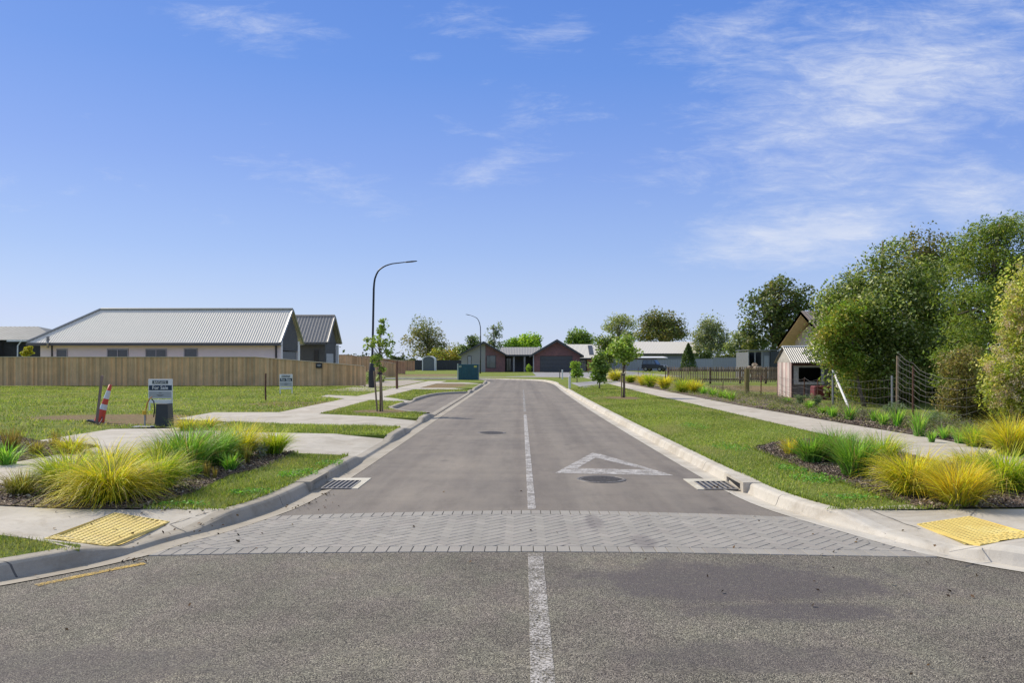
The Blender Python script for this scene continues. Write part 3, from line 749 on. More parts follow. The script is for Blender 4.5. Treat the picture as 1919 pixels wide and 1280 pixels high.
sc.cycles.max_bounces = 6; sc.cycles.transparent_max_bounces = 8
#PART2
# ================================================================== PLANTS
def leaves(centers, size, cols, up=.3, asp=.55):
    """diamond leaves with a slight fold; returns V,F,C"""
    n = len(centers)
    nrm = rng.normal(size=(n, 3)); nrm[:, 2] = np.abs(nrm[:, 2])+up; nrm /= np.linalg.norm(nrm, axis=1)[:, None]
    t = rng.normal(size=(n, 3)); t -= (t*nrm).sum(1)[:, None]*nrm; t /= np.linalg.norm(t, axis=1)[:, None]
    b = np.cross(nrm, t); s = size*rng.uniform(.65, 1.35, n)[:, None]
    a0 = centers-t*s*.5; a1 = centers+b*s*asp*.5+nrm*s*.08; a2 = centers+t*s*.5; a3 = centers-b*s*asp*.5+nrm*s*.08
    V = np.stack([a0, a1, a2, a3], 1).reshape(-1, 3)
    Fq = np.arange(n*4).reshape(n, 4)
    return V, Fq, np.repeat(cols, 4, 0)
def palette(pal, idx, jit=.18, k=1.0):
    c_ = np.array(pal)[idx]*k; g = rng.normal(1, jit, len(idx))[:, None]
    return np.clip(c_*g*rng.normal(1, .05, (len(idx), 3)), .004, 1)
TK = 1.9
def crown_points(clumps, n, nsub, spread, shell=.45):
    """clumps: (cx,cy,cz,rx,ry,rz); leaves gather round twig ends spread through each clump"""
    vol = np.array([c_[3]*c_[4]*c_[5] for c_ in clumps])**.75; pr = vol/vol.sum()
    ci = rng.choice(len(clumps), nsub, p=pr)
    d = rng.normal(size=(nsub, 3)); d /= np.linalg.norm(d, axis=1)[:, None]
    rr = rng.random(nsub)**shell
    C = np.array(clumps)
    sub = C[ci, :3]+d*rr[:, None]*C[ci, 3:6]
    w_ = rng.uniform(.3, 1.6, nsub); k = rng.choice(nsub, n, p=w_/w_.sum())
    sz = spread*rng.uniform(.6, 1.3, nsub)
    gs = rng.normal(size=(n, 3)); gl = np.linalg.norm(gs, axis=1)[:, None]; gs *= np.minimum(1, 1.75/gl)
    pts = sub[k]+gs*sz[k][:, None]*np.array([1, 1, .75])
    return sub, k, pts
def tree(name, label, cat, base, clumps, n, leaf, pal, trunk_r, nsub=60, spread=.3, group=None, limbs=14, bark=BARK, shell=.45, up=.3, fork=.35, parts=True, zb=GZ, asp=.55, mat=None, tk=2.0):
    bx, by = base
    e = empty(name, (bx, by, zb), label, cat, group)
    sub, k, pts = crown_points(clumps, n, nsub, spread, shell)
    pts = pts[pts[:, 2] > zb+.02] if (pts[:, 2] <= zb+.02).any() else pts
    m = len(pts)
    pick = rng.integers(0, len(pal), nsub)[k[:m] if m < len(k) else k]
    pick = np.where(rng.random(m) < .3, rng.integers(0, len(pal), m), pick)
    V, Fq, Cc = leaves(pts, leaf, palette(pal, pick, k=tk)*np.array([1.0, 1, .85]), up, asp)
    fast('crown', V, Fq, Cc, mat or LEAF, e)
    if trunk_r > 0:
        mb = MB(); C = np.array(clumps)
        top = C[:, :3].mean(0); top = Vector(top); zmax = max(c_[2]+c_[5]*.6 for c_ in clumps)
        b0 = Vector((bx, by, zb-.03)); tp = Vector((top.x, top.y, zmax))
        spine = []
        for i in range(9):
            t = i/8; p = b0.lerp(tp, t); a = trunk_r*1.2*math.sin(t*5+bx)
            spine.append(Vector((p.x+a*t, p.y+a*t*.5, p.z)))
        mb.tube(spine, [trunk_r*(1-.85*(i/8))*(1.25 if i == 0 else 1) for i in range(9)], 8)
        for q in range(limbs):
            tgt = Vector(sub[rng.integers(0, nsub)]); tgt = top.lerp(tgt, .86); t0 = rnd.uniform(fork, .9)
            a = b0.lerp(tp, t0); i0 = t0*8; s0 = spine[int(i0)].lerp(spine[min(8, int(i0)+1)], i0-int(i0))
            if tgt.z < s0.z-.5: tgt.z = s0.z+.1
            mid = s0.lerp(tgt, .5)+Vector((0, 0, (tgt-s0).length*.12))
            r0 = trunk_r*(1-.8*t0)*.55
            mb.tube([s0, s0.lerp(mid, .55), mid, mid.lerp(tgt, .5), tgt], [r0, r0*.8, r0*.6, r0*.4, r0*.15], 5)
        mb.build('trunk', bark, e, smooth=True)
    return e
def px_clumps(lst, Z, dy=1.0):
    """clumps given in photo pixels (px,py,rx,ry) for a tree standing Z metres away"""
    out = []
    for c_ in lst:
        px, py, rx, ry = c_[:4]; oy = c_[4] if len(c_) > 4 else 0
        x, z = P(px, py, Z+oy); s_ = (Z+oy)/F
        out.append((x, Z+oy, z, rx*s_, rx*s_*dy, ry*s_))
    return out

GOLD = [(.42, .36, .02), (.36, .35, .025), (.50, .38, .03), (.17, .21, .02), (.52, .45, .09)]
YGRN = [(.33, .34, .02), (.18, .28, .02), (.34, .37, .03), (.12, .21, .02), (.38, .38, .05)]
ORNG = [(.46, .36, .03), (.42, .31, .03), (.48, .42, .07), (.32, .32, .03)]
GREEN = [(.10, .20, .03), (.14, .26, .04), (.07, .15, .025), (.20, .32, .07)]
STRAP = [(.14, .27, .035), (.10, .22, .03), (.22, .36, .06), (.28, .40, .10)]
OLIVE = [(.20, .19, .04), (.27, .22, .06), (.15, .13, .035)]
BROWN = [(.16, .11, .035), (.22, .16, .05), (.11, .10, .03)]
DULL = [(.20, .19, .15), (.26, .24, .19), (.14, .15, .09)]
SAGE = [(.22, .30, .16), (.16, .24, .11), (.30, .36, .22)]
def blades(cx, cy, z0, n, L, r0, lean, bend, width, pal, dead=.13, squash=1):
    """arching grass blades from one crown"""
    azm = rng.uniform(0, 2*np.pi, n); rb = r0*np.sqrt(rng.random(n))
    bx = cx+rb*np.cos(azm+rng.normal(0, .8, n)); by = cy+rb*np.sin(azm+rng.normal(0, .8, n))
    ln = L*rng.uniform(.55, 1.12, n)
    a0 = np.abs(rng.normal(0, 1, n))*lean*.6+.05; a0 = np.minimum(a0, lean*2.0)
    bd = bend*rng.uniform(.5, 1.3, n)
    S_ = 5; ts = np.arange(S_+1)/S_
    x = bx.copy(); y = by.copy(); z = np.full(n, z0-.01)
    P_ = [np.stack([x, y, z], 1)]
    for i in range(S_):
        a = np.minimum(a0+bd*((i+.5)/S_)**1.3, 2.5); st = ln/S_
        x = x+np.sin(a)*np.cos(azm)*st; y = y+np.sin(a)*np.sin(azm)*st; z = np.maximum(z+np.cos(a)*st, z0+.005+.004*rng.random(n))
        P_.append(np.stack([x, y, z], 1))
    side = np.stack([-np.sin(azm), np.cos(azm), np.zeros(n)], 1)+rng.normal(0, .25, (n, 3)); side /= np.linalg.norm(side, axis=1)[:, None]
    wd_ = width*rng.uniform(.6, 1.3, n)
    rows = []
    for i, p in enumerate(P_):
        hw = (wd_*(1-ts[i]**2*.93)*.5)[:, None]*side
        rows += [p-hw, p+hw]
    V = np.stack(rows, 1).reshape(-1, 3)
    k = 2*(S_+1); base_ = np.arange(n)[:, None]*k
    Fq = np.concatenate([base_+np.array([[2*i, 2*i+1, 2*i+3, 2*i+2]]) for i in range(S_)], 0)
    idx = rng.integers(0, len(pal), n)
    c_ = palette(pal, idx, .2, 1.8)
    dd = rng.random(n) < dead; c_[dd] = np.array([.42, .33, .17])*rng.uniform(.7, 1.2, (dd.sum(), 1))
    # blade tips dry paler, bases greener: part of the plant's own colour
    tipc = np.array([1.15, 1.06, .9]); basec = np.array([.68, .86, .85])
    cols = []
    for i in range(S_+1):
        f_ = basec*(1-ts[i])+tipc*ts[i]; cols += [c_*f_, c_*f_]
    Cc = np.stack(cols, 1).reshape(-1, 3)
    return V, Fq, np.clip(Cc, 0, 1)
KIND = {   # palette, lean, bend, width
 'gold': (GOLD, .55, 1.5, .0092), 'ygrn': (YGRN, .55, 1.55, .0092), 'orng': (ORNG, .55, 1.2, .0085), 'green': (GREEN, .5, 1.35, .011),
 'strap': (STRAP, .55, 1.0, .018), 'olive': (OLIVE, .5, 1.1, .009), 'brown': (BROWN, .35, .5, .01)}
def tussock(name, label, kind, px, py, wpx, top, n, group, wscale=1.0, z=.115):
    n = int(n*.8)
    """clump whose foot shows at (px,py), wpx wide and reaching up to photo row top"""
    x, y = G(px, py, z); s_ = y/F
    h = (py-top)*s_*.84; wd2 = wpx*s_*.5
    pal, lean, bend, bw = KIND[kind]
    L_ = math.hypot(h, wd2)*1.12
    k = wd2/max(h, .01)
    e = tag(None or fast(name, *blades(x, y, z, n, L_, min(.16, wd2*.34), lean*min(1.5, max(.5, k)), bend*min(1.2, max(.55, k*.85)), bw*wscale*max(1, y/14), pal), GRASSM), label, 'ornamental grass' if kind != 'strap' else 'garden plant', group, 'thing')
    # put the origin at the foot
    V0 = Vector((x, y, z)); me = e.data
    co_ = np.empty(len(me.vertices)*3, dtype=np.float32); me.vertices.foreach_get('co', co_)
    co_ = co_.reshape(-1, 3)-np.array(V0, dtype=np.float32); me.vertices.foreach_set('co', co_.ravel()); e.location = V0; me.update()
    return e
GL, GLL = 'tussocks in the left corner bed', 'plants in the bed left of the footpath'
GR, GRR = 'tussocks in the right corner bed', 'plants along the right footpath'
T = [
 ('tussock', 'largest golden tussock at the front of the left corner bed beside the dirty tactile pad', 'gold', 205, 938, 190, 862, 2600, GL),
 ('tussock', 'yellow-green tussock just behind the largest golden one, touching the footpath', 'ygrn', 130, 917, 150, 848, 1800, GL),
 ('tussock', 'thin straw-coloured tussock at the far left end of the left corner bed', 'olive', 38, 926, 90, 888, 500, GL),
 ('tussock', 'broad yellow-green tussock right of the largest golden one by the mulch', 'ygrn', 292, 918, 130, 848, 1800, GL),
 ('tussock', 'golden-tipped tussock in the middle back row of the left corner bed', 'gold', 205, 898, 150, 842, 1700, GL),
 ('tussock', 'tall dark green grass clump in front of the dark service pedestal', 'green', 350, 886, 130, 806, 1300, GL),
 ('tussock', 'wide bright green grass clump in the centre of the left corner bed', 'green', 402, 872, 120, 804, 1300, GL),
 ('tussock', 'orange-tipped yellow tussock at the back of the left bed near the driveway', 'gold', 450, 858, 100, 795, 1300, GL),
 ('tussock', 'rounded yellow tussock at the driveway end of the left corner bed', 'ygrn', 513, 851, 76, 806, 1100, GL),
 ('tussock', 'lime green tussock between the tall green clump and the golden ones', 'ygrn', 305, 886, 90, 822, 1000, GL),
 ('strappy_plant', 'small bright green strap-leaved plant on the mulch of the left bed', 'strap', 432, 881, 46, 852, 150, GL),
 ('strappy_plant', 'pale variegated strap-leaved plant at the foot of the tall green clump', 'strap', 362, 892, 50, 862, 140, GL),
 ('sedge', 'upright brown sedge tuft on the mulch between the green clumps', 'brown', 388, 896, 22, 860, 90, GL),
 ('sedge', 'second upright brown sedge tuft, nearer to the mown grass', 'brown', 402, 899, 18, 872, 70, GL),
 ('sedge', 'small reddish brown sedge beside the silver-leaved shrub', 'brown', 464, 868, 18, 828, 80, GL),
 ('strappy_plant', 'green strap-leaved clump cut by the left edge of the photo', 'strap', 12, 870, 70, 832, 170, GLL),
 ('sedge', 'tall reddish brown sedge behind the green clump at the left edge', 'brown', 22, 846, 60, 806, 260, GLL),
 ('sedge', 'olive sedge tuft on the mulch beside the thin driveway edging', 'olive', 68, 853, 46, 822, 260, GLL),
 ('sedge', 'brown sedge tuft standing before the driveway edging strip', 'brown', 104, 843, 40, 808, 160, GLL),
 ('tussock', 'low yellow tussock between footpath and driveway on the left', 'gold', 136, 848, 84, 822, 600, GLL),
 ('tussock', 'yellow tussock in the grass strip right of the dark service pedestal', 'gold', 352, 806, 62, 788, 500, GLL),
 ('tussock', 'low golden tussock in the strip where the second driveway begins', 'gold', 390, 801, 54, 789, 350, GLL),
 ('tussock', 'small orange tussock at the far tip of the right corner bed', 'orng', 1482, 852, 46, 820, 500, GR),
 ('tussock', 'dark green grass clump next to the small orange tussock', 'green', 1520, 866, 84, 818, 1000, GR),
 ('tussock', 'tallest green grass clump in the right corner bed', 'green', 1602, 892, 100, 818, 1300, GR),
 ('tussock', 'green clump between the two largest green ones against the footpath', 'green', 1566, 866, 90, 808, 1100, GR),
 ('tussock', 'olive yellow tussock behind the golden ones of the right bed', 'ygrn', 1652, 872, 96, 814, 1200, GR),
 ('tussock', 'wide golden tussock in the middle of the right corner bed', 'gold', 1712, 926, 148, 852, 2300, GR),
 ('tussock', 'orange golden tussock nearest the clean tactile pad', 'orng', 1796, 946, 132, 872, 2300, GR),
 ('tussock', 'yellow-green tussock cut by the right edge of the photo', 'ygrn', 1884, 918, 150, 848, 2000, GR),
 ('tussock', 'golden tussock behind the orange one, close to the footpath', 'gold', 1822, 898, 100, 846, 1300, GR),
 ('tussock', 'large bright yellow tussock under the flowering creeper, right of the path', 'gold', 1896, 852, 110, 784, 1900, GRR),
 ('tussock', 'greenish tussock just left of the large bright yellow one', 'ygrn', 1828, 836, 70, 792, 600, GRR),
]
for t in T: tussock(*t)
SP = [(1722, 817, 40, 764), (1656, 797, 34, 772), (1592, 787, 34, 758), (1560, 783, 30, 760), (1541, 776, 30, 762), (1770, 822, 36, 796), (1800, 830, 44, 800), (1682, 800, 34, 762),
      (1746, 828, 24, 806), (1516, 765, 24, 752), (1640, 790, 26, 768), (1474, 756, 22, 746)]
LSP = ['tallest strap-leaved plant below the rusty fence stake', 'low strap-leaved plant left of the leaning fence posts', 'dark strap-leaved plant in front of the timber brace',
       'spreading strap-leaved plant between brace and small hut', 'pale strap-leaved plant nearest the sage shrubs', 'low green strap-leaved plant right of the tallest one',
       'broad green strap-leaved plant before the greenish tussock', 'strap-leaved plant standing against the wire fence under the trees',
       'smallest strap-leaved plant close to the path kerb side', 'small yellow-green plant at the foot of the sage shrub', 'short strap-leaved plant behind the low one', 'tiny yellow-green plant by the corner of the small hut']
for (px, py, w_, tp), lb in zip(SP, LSP): tussock('strappy_plant', lb, 'strap', px, py, w_, tp, 150, GRR, .8)
FAR = [('gold', 1153, 714, 36, 694, 'farthest golden tussock beside the footpath behind the staked sapling'), ('ygrn', 1182, 717, 26, 702, 'low green grass right of the staked sapling trunk'),
       ('orng', 1206, 722, 28, 704, 'orange-tinged tussock left of the row by the wire fence'), ('ygrn', 1219, 725, 34, 699, 'tall yellow-green tussock below the parked off-roader'),
       ('gold', 1246, 729, 34, 704, 'yellow tussock at the start of the picket fence'), ('ygrn', 1280, 735, 46, 709, 'large yellow-green tussock before the picket fence'),
       ('gold', 1302, 736, 34, 714, 'nearest far tussock, yellow, merging with the large one')]
for kd, px, py, w_, tp, lb in FAR: tussock('tussock', lb, kd, px, py, w_*1.15, tp, 900, GRR, .75)
FS = ['first of the low green plants after the far tussocks', 'low green strap plant below the second picket post', 'low green strap plant left of the mossy post', 'bright low strap plant nearest the mossy post', 'low green strap plant half hidden by its neighbour']
for (px, py), lb in zip([(1318, 738), (1336, 742), (1352, 745), (1370, 750), (1362, 747)], FS): tussock('strappy_plant', lb, 'strap', px, py, 26, py-14, 130, GRR, .7)

def shrub(name, label, cat, px, py, w_, top, n, leaf, pal, group=None, y=None, asp=.4, spread=.5):
    x, yy = G(px, py) if y is None else ((px-X0)/F*y, y)
    s_ = yy/F; h = (py-top)*s_ if y is None else (py-top)*s_
    z0 = GZ if y is None else max(GZ, H+(Y0-py)*s_)
    r_ = w_*s_/2
    cl = [(x, yy, z0+h*.5, r_*.8, r_*.8, h*.45)]
    sub, k, pts = crown_points(cl, n, max(6, n//60), r_*.22, spread)
    pts = pts[pts[:, 2] > z0+.01]
    V, Fq, Cc = leaves(pts, leaf, palette(pal, rng.integers(0, len(pal), len(pts))), .2, asp)
    o = fast(name, V-np.array([x, yy, z0]), Fq, Cc, LEAF); o.location = (x, yy, z0)
    return tag(o, label, cat, group)
shrub('silver_shrub', 'low silver-leaved shrub on the mulch left of the rounded yellow tussock', 'shrub', 482, 858, 46, 826, 420, .075, [(.36, .40, .33), (.46, .48, .42), (.24, .28, .2)], GL, asp=.3)
shrub('sage_shrub', 'soft sage green shrub at the left foot of the small hut', 'shrub', 1499, 760, 24, 736, 1400, .06, SAGE, GRR, asp=.2)
shrub('sage_shrub', 'soft sage green shrub under the hut window, taller than its neighbour', 'shrub', 1527, 764, 28, 736, 1500, .06, SAGE, GRR, asp=.2)
shrub('sage_shrub', 'feathery grey-green shrub at the corner post of the wire fence', 'shrub', 1672, 786, 46, 752, 1800, .07, SAGE, GRR, asp=.15)
shrub('sage_shrub', 'feathery grey-green shrub right of the rusty stake', 'shrub', 1746, 800, 60, 766, 1600, .07, SAGE, GRR, asp=.15)
WD = [(1340, 728, 30), (1362, 733, 34), (1392, 740, 34), (1414, 744, 34), (1438, 748, 30), (1458, 752, 26), (1622, 782, 40), (1600, 776, 36), (1790, 806, 50), (1820, 812, 50), (1390, 728, 26)]
wp, wc = [], []
for px, py, w_ in WD+[(1650, 788, 50), (1720, 800, 50), (1580, 768, 40), (1470, 758, 30), (1760, 812, 60), (1860, 822, 60)]:
    x, y = G(px, py); s_ = y/F; n = 620
    wp.append(np.stack([x+rng.normal(size=n)*w_*s_*.3, y+rng.normal(size=n)*.35, GZ+.01+np.abs(rng.normal(size=n))*.13], 1))
wp = np.concatenate(wp); V, Fq, Cc = leaves(wp, .055, palette(DULL+[(.16, .2, .06)], rng.integers(0, len(DULL)+1, len(wp))), .2, .25)
tag(fast('dry_weeds', V, Fq, Cc, LEAF), kind='stuff')
shrub('variegated_shrub', 'pale cream and green shrub round the foot of the near street lamp', 'shrub', 690, 721, 36, 694, 900, .12, [(.55, .60, .32), (.30, .42, .12), (.68, .70, .48)], None)
shrub('variegated_shrub', 'pale green shrub on the right of the near street lamp', 'shrub', 712, 718, 26, 698, 600, .12, [(.45, .52, .24), (.25, .36, .1), (.6, .62, .4)], None)
shrub('yellow_shrub', 'bright yellow shrub between the dark far left house and the white one', 'shrub', 52, 676, 22, 648, 700, .16, [(.55, .48, .04), (.42, .42, .05)], None, y=58, asp=.6)
shrub('cabbage_plant', 'bright lime spiky plant before the dark porch', 'shrub', 991, 700, 14, 684, 260, .5, [(.3, .48, .05), (.42, .55, .1)], None, y=112, asp=.16)

# ---------------- mown grass blades and mulch chips on the nearer ground
def turf(name, regs, mat, pal, z=GZ-.004):
    Vs, Fs, Cs, off = [], [], [], 0
    for poly, excl, dens, h, w_ in regs:
        xs = [p[0] for p in poly]; ys = [p[1] for p in poly]
        A_ = (max(xs)-min(xs))*(max(ys)-min(ys)); n = int(A_*dens)
        x = rng.uniform(min(xs), max(xs), n); y = rng.uniform(min(ys), max(ys), n)
        ok = pip(poly, x, y)
        for q in excl: ok &= ~pip(q, x, y)
        patch = np.sin(x*2.3+np.sin(y*1.7))*np.sin(y*1.9+np.sin(x*2.9)*1.3)
        ok &= rng.random(n) < .75+.25*patch
        x, y, patch = x[ok], y[ok], patch[ok]; n = len(x)
        azm = rng.uniform(0, 2*np.pi, n); hh = h*rng.uniform(.5, 1.25, n)*(1+.25*patch); ln = hh*rng.uniform(.2, 1.1, n)
        b0 = np.stack([x, y, np.full(n, z-.003)], 1); tp = b0+np.stack([np.cos(azm)*ln, np.sin(azm)*ln, hh], 1)
        a2 = azm+rng.uniform(1, 2, n); sd_ = np.stack([np.cos(a2), np.sin(a2), np.zeros(n)], 1)*(w_*rng.uniform(.5, 1.2, n))[:, None]
        V = np.stack([b0-sd_, b0+sd_, tp], 1).reshape(-1, 3)
        Vs.append(V); Fs.append(np.arange(n*3).reshape(n, 3)+off); off += n*3
        idx = rng.choice(len(pal), n, p=np.array([.35, .31, .22, .12]))
        tone = 1+.22*np.sin(x*.9+1.7*np.sin(y*.55))*np.sin(y*.7+1.3*np.sin(x*.8)); dryk = np.clip(np.sin(x*1.7+2.1*np.sin(y*.43)+.6)*np.sin(y*.83+1.9*np.sin(x*1.1))-.35, 0, 1)[:, None]*1.1
        cc = palette(pal, idx, .24, 1.12)*tone[:, None]; cc = cc*(1-dryk)+np.array([.46, .41, .2])*dryk
        Cs.append(np.repeat(np.clip(cc, 0, 1), 3, 0))
    o = fast(name, np.concatenate(Vs), np.concatenate(Fs), np.concatenate(Cs), mat)
    return tag(o, kind='stuff')
TURF = [(.225, .29, .05), (.32, .37, .08), (.145, .20, .04), (.48, .43, .20)]
V0 = [(-2.95, 8.16)]+[(x, y) for x, y in LB if 8.2 < y < 13.1]+[(-5.7, 13.4), G(556, 848), G(500, 877), G(433, 890), G(367, 923), G(300, 943), G(272, 954)]
R0 = [(3.04, 8.16)]+[(x, y) for x, y in RB if 8.2 < y < 21]+[(5.9, 21), (5.95, 17), (6.0, 15.6), (4.95, 15.3), G(1411, 841), G(1472.6, 866), G(1526.6, 889), G(1603.6, 914), G(1680.6, 941), G(1736, 954)]
R1 = [(2.62, 21)]+[(x, y) for x, y in RB if 21 < y < 34]+[(5.68, 34), (5.85, 27), (5.9, 21)]
R2 = [(x, y) for x, y in RB if 34 < y < 45.3]+[(7.0, 60), (5.72, 60), (5.66, 40), (5.68, 34)]
B1 = [(-2.69, 16.42), (-2.69, 18.45), (-3.74, 18.6), (-5.6, 19.25), (-6.88, 19.65), (-6.88, 17.5), (-5.6, 16.95), (-3.74, 16.6)]
C1 = [(-2.69, 21.45), (-2.69, 23.5), (-3.4, 24.2), (-4.28, 26), (-4.28, 30.1), (-5.65, 30.9), (-5.6, 23.0), (-3.74, 21.65)]
D1 = [(-4.28, 32.3), (-4.26, 35.6), (-4.04, 38.1), (-3.5, 39.8), (-2.69, 40.5), (-2.69, 43), (-5.6, 43), (-5.65, 34)]
LM = [(-7.02, 17.6), (-6.98, 19.6), G(417, 791), G(381, 789.5), G(328, 786), G(400, 773), (-6.97, 23.7), (-6.93, 31), G(646, 747), G(600, 743.5), G(614, 740), (-6.93, 34.6), (-6.95, 48.5), (-32, 48.5), (-30, 24), (-16, 15), (-9.7, 15.8), (-8.95, 15), G(109, 820.5), G(209, 804), G(345, 802.5), (-7.95, 18.35)]
NL = [G(0, 1004), G(86, 1014.5), G(150, 1021), (-3.44, 6.4)]+[p for p in reversed(tri) if 5.2 < p[1] < 6.35]+[(-6, 5.3), (-6, 7)]
dryP = [[(x+rx*.8*math.cos(t), y+ry*.8*math.sin(t)) for t in np.linspace(0, 6.28, 12)] for x, y, rx, ry, nz in DRY[:4]]
turf('grass', [(V0, [], 3800, .036, .0045), (R0, [], 3000, .034, .005), (NL, [], 3200, .036, .0045)], GRASSM, TURF)
turf('grass', [(R1, dryP[2:3], 1300, .04, .009), (B1, [], 1900, .055, .008), (C1, dryP[3:4], 1300, .05, .009)], GRASSM, TURF)
turf('grass', [(R2, dryP[2:3], 330, .05, .016), (D1, [], 400, .05, .016), ([p for p in LM], dryP[:2], 210, .055, .014)], GRASSM, TURF)
# tufts creeping over the edges, and clover patches
def edge_tufts():
    ps = []
    for path_, d0, y0, y1, n in ((LB, 0, 8.2, 13.0, 1500), (RB, 0, 8.2, 22, 2600), (RB, 0, 22, 40, 900)):
        pp = [p for p in path_ if y0 < p[1] < y1 and abs(p[0]) < 4.5]
        for _ in range(n):
            i = rnd.randrange(len(pp)-1); t = rnd.random(); x = pp[i][0]*(1-t)+pp[i+1][0]*t; y = pp[i][1]*(1-t)+pp[i+1][1]*t
            sg = -1 if path_ is LB else 1
            ps.append((x+sg*rnd.uniform(-.015, .07), y))
    for (ax_, ay_), (bx_, by_), n in (((-2.9, 8.15), (-3.9, 8.17), 260), ((3.05, 8.15), (4.3, 8.15), 420), ((5.95, 16), (5.7, 32), 1500), ((-3.7, 13.2), (-5.7, 13.45), 300), (G(367, 923), G(500, 877), 500), (G(500, 877), G(556, 848), 300), (G(1411, 841), G(1526, 887), 420), (G(1526, 887), G(1700, 945), 700), ((-2.75, 16.45), (-6.8, 17.45), 900), ((-2.75, 18.45), (-6.8, 19.6), 500)):
        for _ in range(n): t = rnd.random(); ps.append((ax_+(bx_-ax_)*t+rnd.gauss(0, .025), ay_+(by_-ay_)*t+rnd.gauss(0, .025)))
    pts = np.array(ps); n = len(pts); azm = rng.uniform(0, 2*np.pi, n); hh = rng.uniform(.02, .065, n); ln = hh*rng.uniform(.3, 1.3, n)
    b0 = np.concatenate([pts, np.full((n, 1), GZ-.004)], 1); tp = b0+np.stack([np.cos(azm)*ln, np.sin(azm)*ln, hh], 1)
    sd_ = np.stack([-np.sin(azm), np.cos(azm), np.zeros(n)], 1)*.0055
    V = np.stack([b0-sd_, b0+sd_, tp], 1).reshape(-1, 3)
    tag(fast('grass', V, np.arange(n*3).reshape(n, 3), np.repeat(palette(TURF, rng.integers(0, 3, n), .25, 1.1), 3, 0), GRASSM), kind='stuff')
    cl_ = []
    for px, py, rx, ry, n in ((1530, 900, .30, .45, 420), (1480, 880, .2, .4, 220), (1370, 840, .3, .6, 260), (560, 890, .25, .4, 300), (470, 925, .25, .2, 220), (1300, 800, .35, .9, 240), (620, 870, .2, .3, 160), (340, 948, .3, .08, 120), (1590, 935, .3, .2, 160)):
        x, y = G(px, py)
        for _ in range(n):
            a_, r_ = rnd.uniform(0, 6.28), rnd.random()**.6; cl_.append((x+rx*r_*math.cos(a_), y+ry*r_*math.sin(a_), GZ+rnd.uniform(.01, .045)))
    cl_ = np.array(cl_); V, Fq, Cc = leaves(cl_, .028, palette([(.14, .32, .04), (.19, .38, .06), (.10, .24, .03)], rng.integers(0, 3, len(cl_)), .2, 1.2), 1.2, .9)
    tag(fast('weeds', V, Fq, Cc, GRASSM), kind='stuff')
    # low weeds among the bark of the long bed
    wv = []
    for _ in range(330):
        y = rnd.uniform(11, 44); x = 7.5+rnd.random()*2.5; 
        if y < 16: x = rnd.uniform(8.0, 10.5)
        r_ = rnd.uniform(.08, .28)
        for _k in range(46): wv.append((x+rnd.gauss(0, r_), y+rnd.gauss(0, r_), .115+abs(rnd.gauss(0, .05))))
    wv = np.array(wv); V, Fq, Cc = leaves(wv, .06, palette([(.20, .24, .07), (.28, .28, .12), (.14, .2, .05), (.36, .32, .2)], rng.integers(0, 4, len(wv)), .2, 1.1), .4, .35)
    tag(fast('weeds', V, Fq, Cc, GRASSM), kind='stuff')
edge_tufts()
def chips(polys, dens, size, z=.1145):
    Vs, n_ = [], 0
    for poly in polys:
        xs = [p[0] for p in poly]; ys = [p[1] for p in poly]; y1 = min(max(ys), 26)
        n = int((max(xs)-min(xs))*(y1-min(ys))*dens); x = rng.uniform(min(xs), max(xs), n); y = rng.uniform(min(ys), y1, n)
        ok = pip(poly, x, y); x, y = x[ok], y[ok]; Vs.append(np.stack([x, y, z+rng.random(len(x))*.02], 1))
    pts = np.concatenate(Vs)
    pal = [(.07, .05, .037), (.15, .11, .08), (.28, .215, .16), (.44, .37, .29)]
    V, Fq, Cc = leaves(pts, size, palette(pal, rng.choice(4, len(pts), p=[.36, .34, .2, .1]), .25), .9, .45)
    m, nt_, b_, _ = newmat('bark_chip'); w_ = NT(nt_); w_.l(w_.col(), b_.inputs[0]); b_.inputs['Roughness'].default_value = .85
    return tag(fast('mulch', V, Fq, Cc, m), kind='stuff')
chips([bedL, bedR, bedLL], 1500, .036); chips([bedRR], 420, .05)
# fallen leaves on the crossing, in the gutter and round the drain
def litter():
    pts = []
    for px, py, n, sx, sy in ((360, 985, 22, 70, 12), (300, 965, 10, 40, 6), (230, 985, 10, 50, 16), (410, 1000, 12, 60, 14), (120, 980, 8, 90, 14), (1340, 905, 26, 14, 4), (1372, 912, 10, 10, 3), (575, 940, 26, 26, 6), (610, 921, 10, 8, 2), (260, 1040, 14, 20, 3), (1640, 1000, 8, 60, 10), (700, 930, 10, 150, 30), (1100, 1080, 26, 600, 60), (1700, 1100, 16, 200, 60)):
        for _ in range(n):
            a, b_ = px+rng.normal()*sx, py+rng.normal()*sy
            if b_ < 900: continue
            x, y = G(a, b_, .05); onroad = interp(lipLx, y) < x < interp(lipRx, y) if y > 6.5 else True
            zz_ = .012 if onroad else .03
            if not onroad:
                zz_ = (slope_z(x, y, LB, HL) if x < 0 else slope_z(x, y, RB, HR))+.01
                if x < 0 and y > 8.2 or x > 0 and y > 8.2: zz_ = .012
            pts.append((x, y, zz_))
    pts = np.array(pts)
    V, Fq, Cc = leaves(pts, .03, palette([(.10, .06, .03), (.16, .10, .05), (.05, .035, .025)], rng.integers(0, 3, len(pts))), 1.2, .7)
    m, nt_, b_, _ = newmat('dead_leaf'); w_ = NT(nt_); w_.l(w_.col(), b_.inputs[0]); b_.inputs['Roughness'].default_value = .9; b_.inputs['Specular IOR Level'].default_value = .1
    tag(fast('leaf_litter', V, Fq, Cc, m), kind='stuff')
litter()

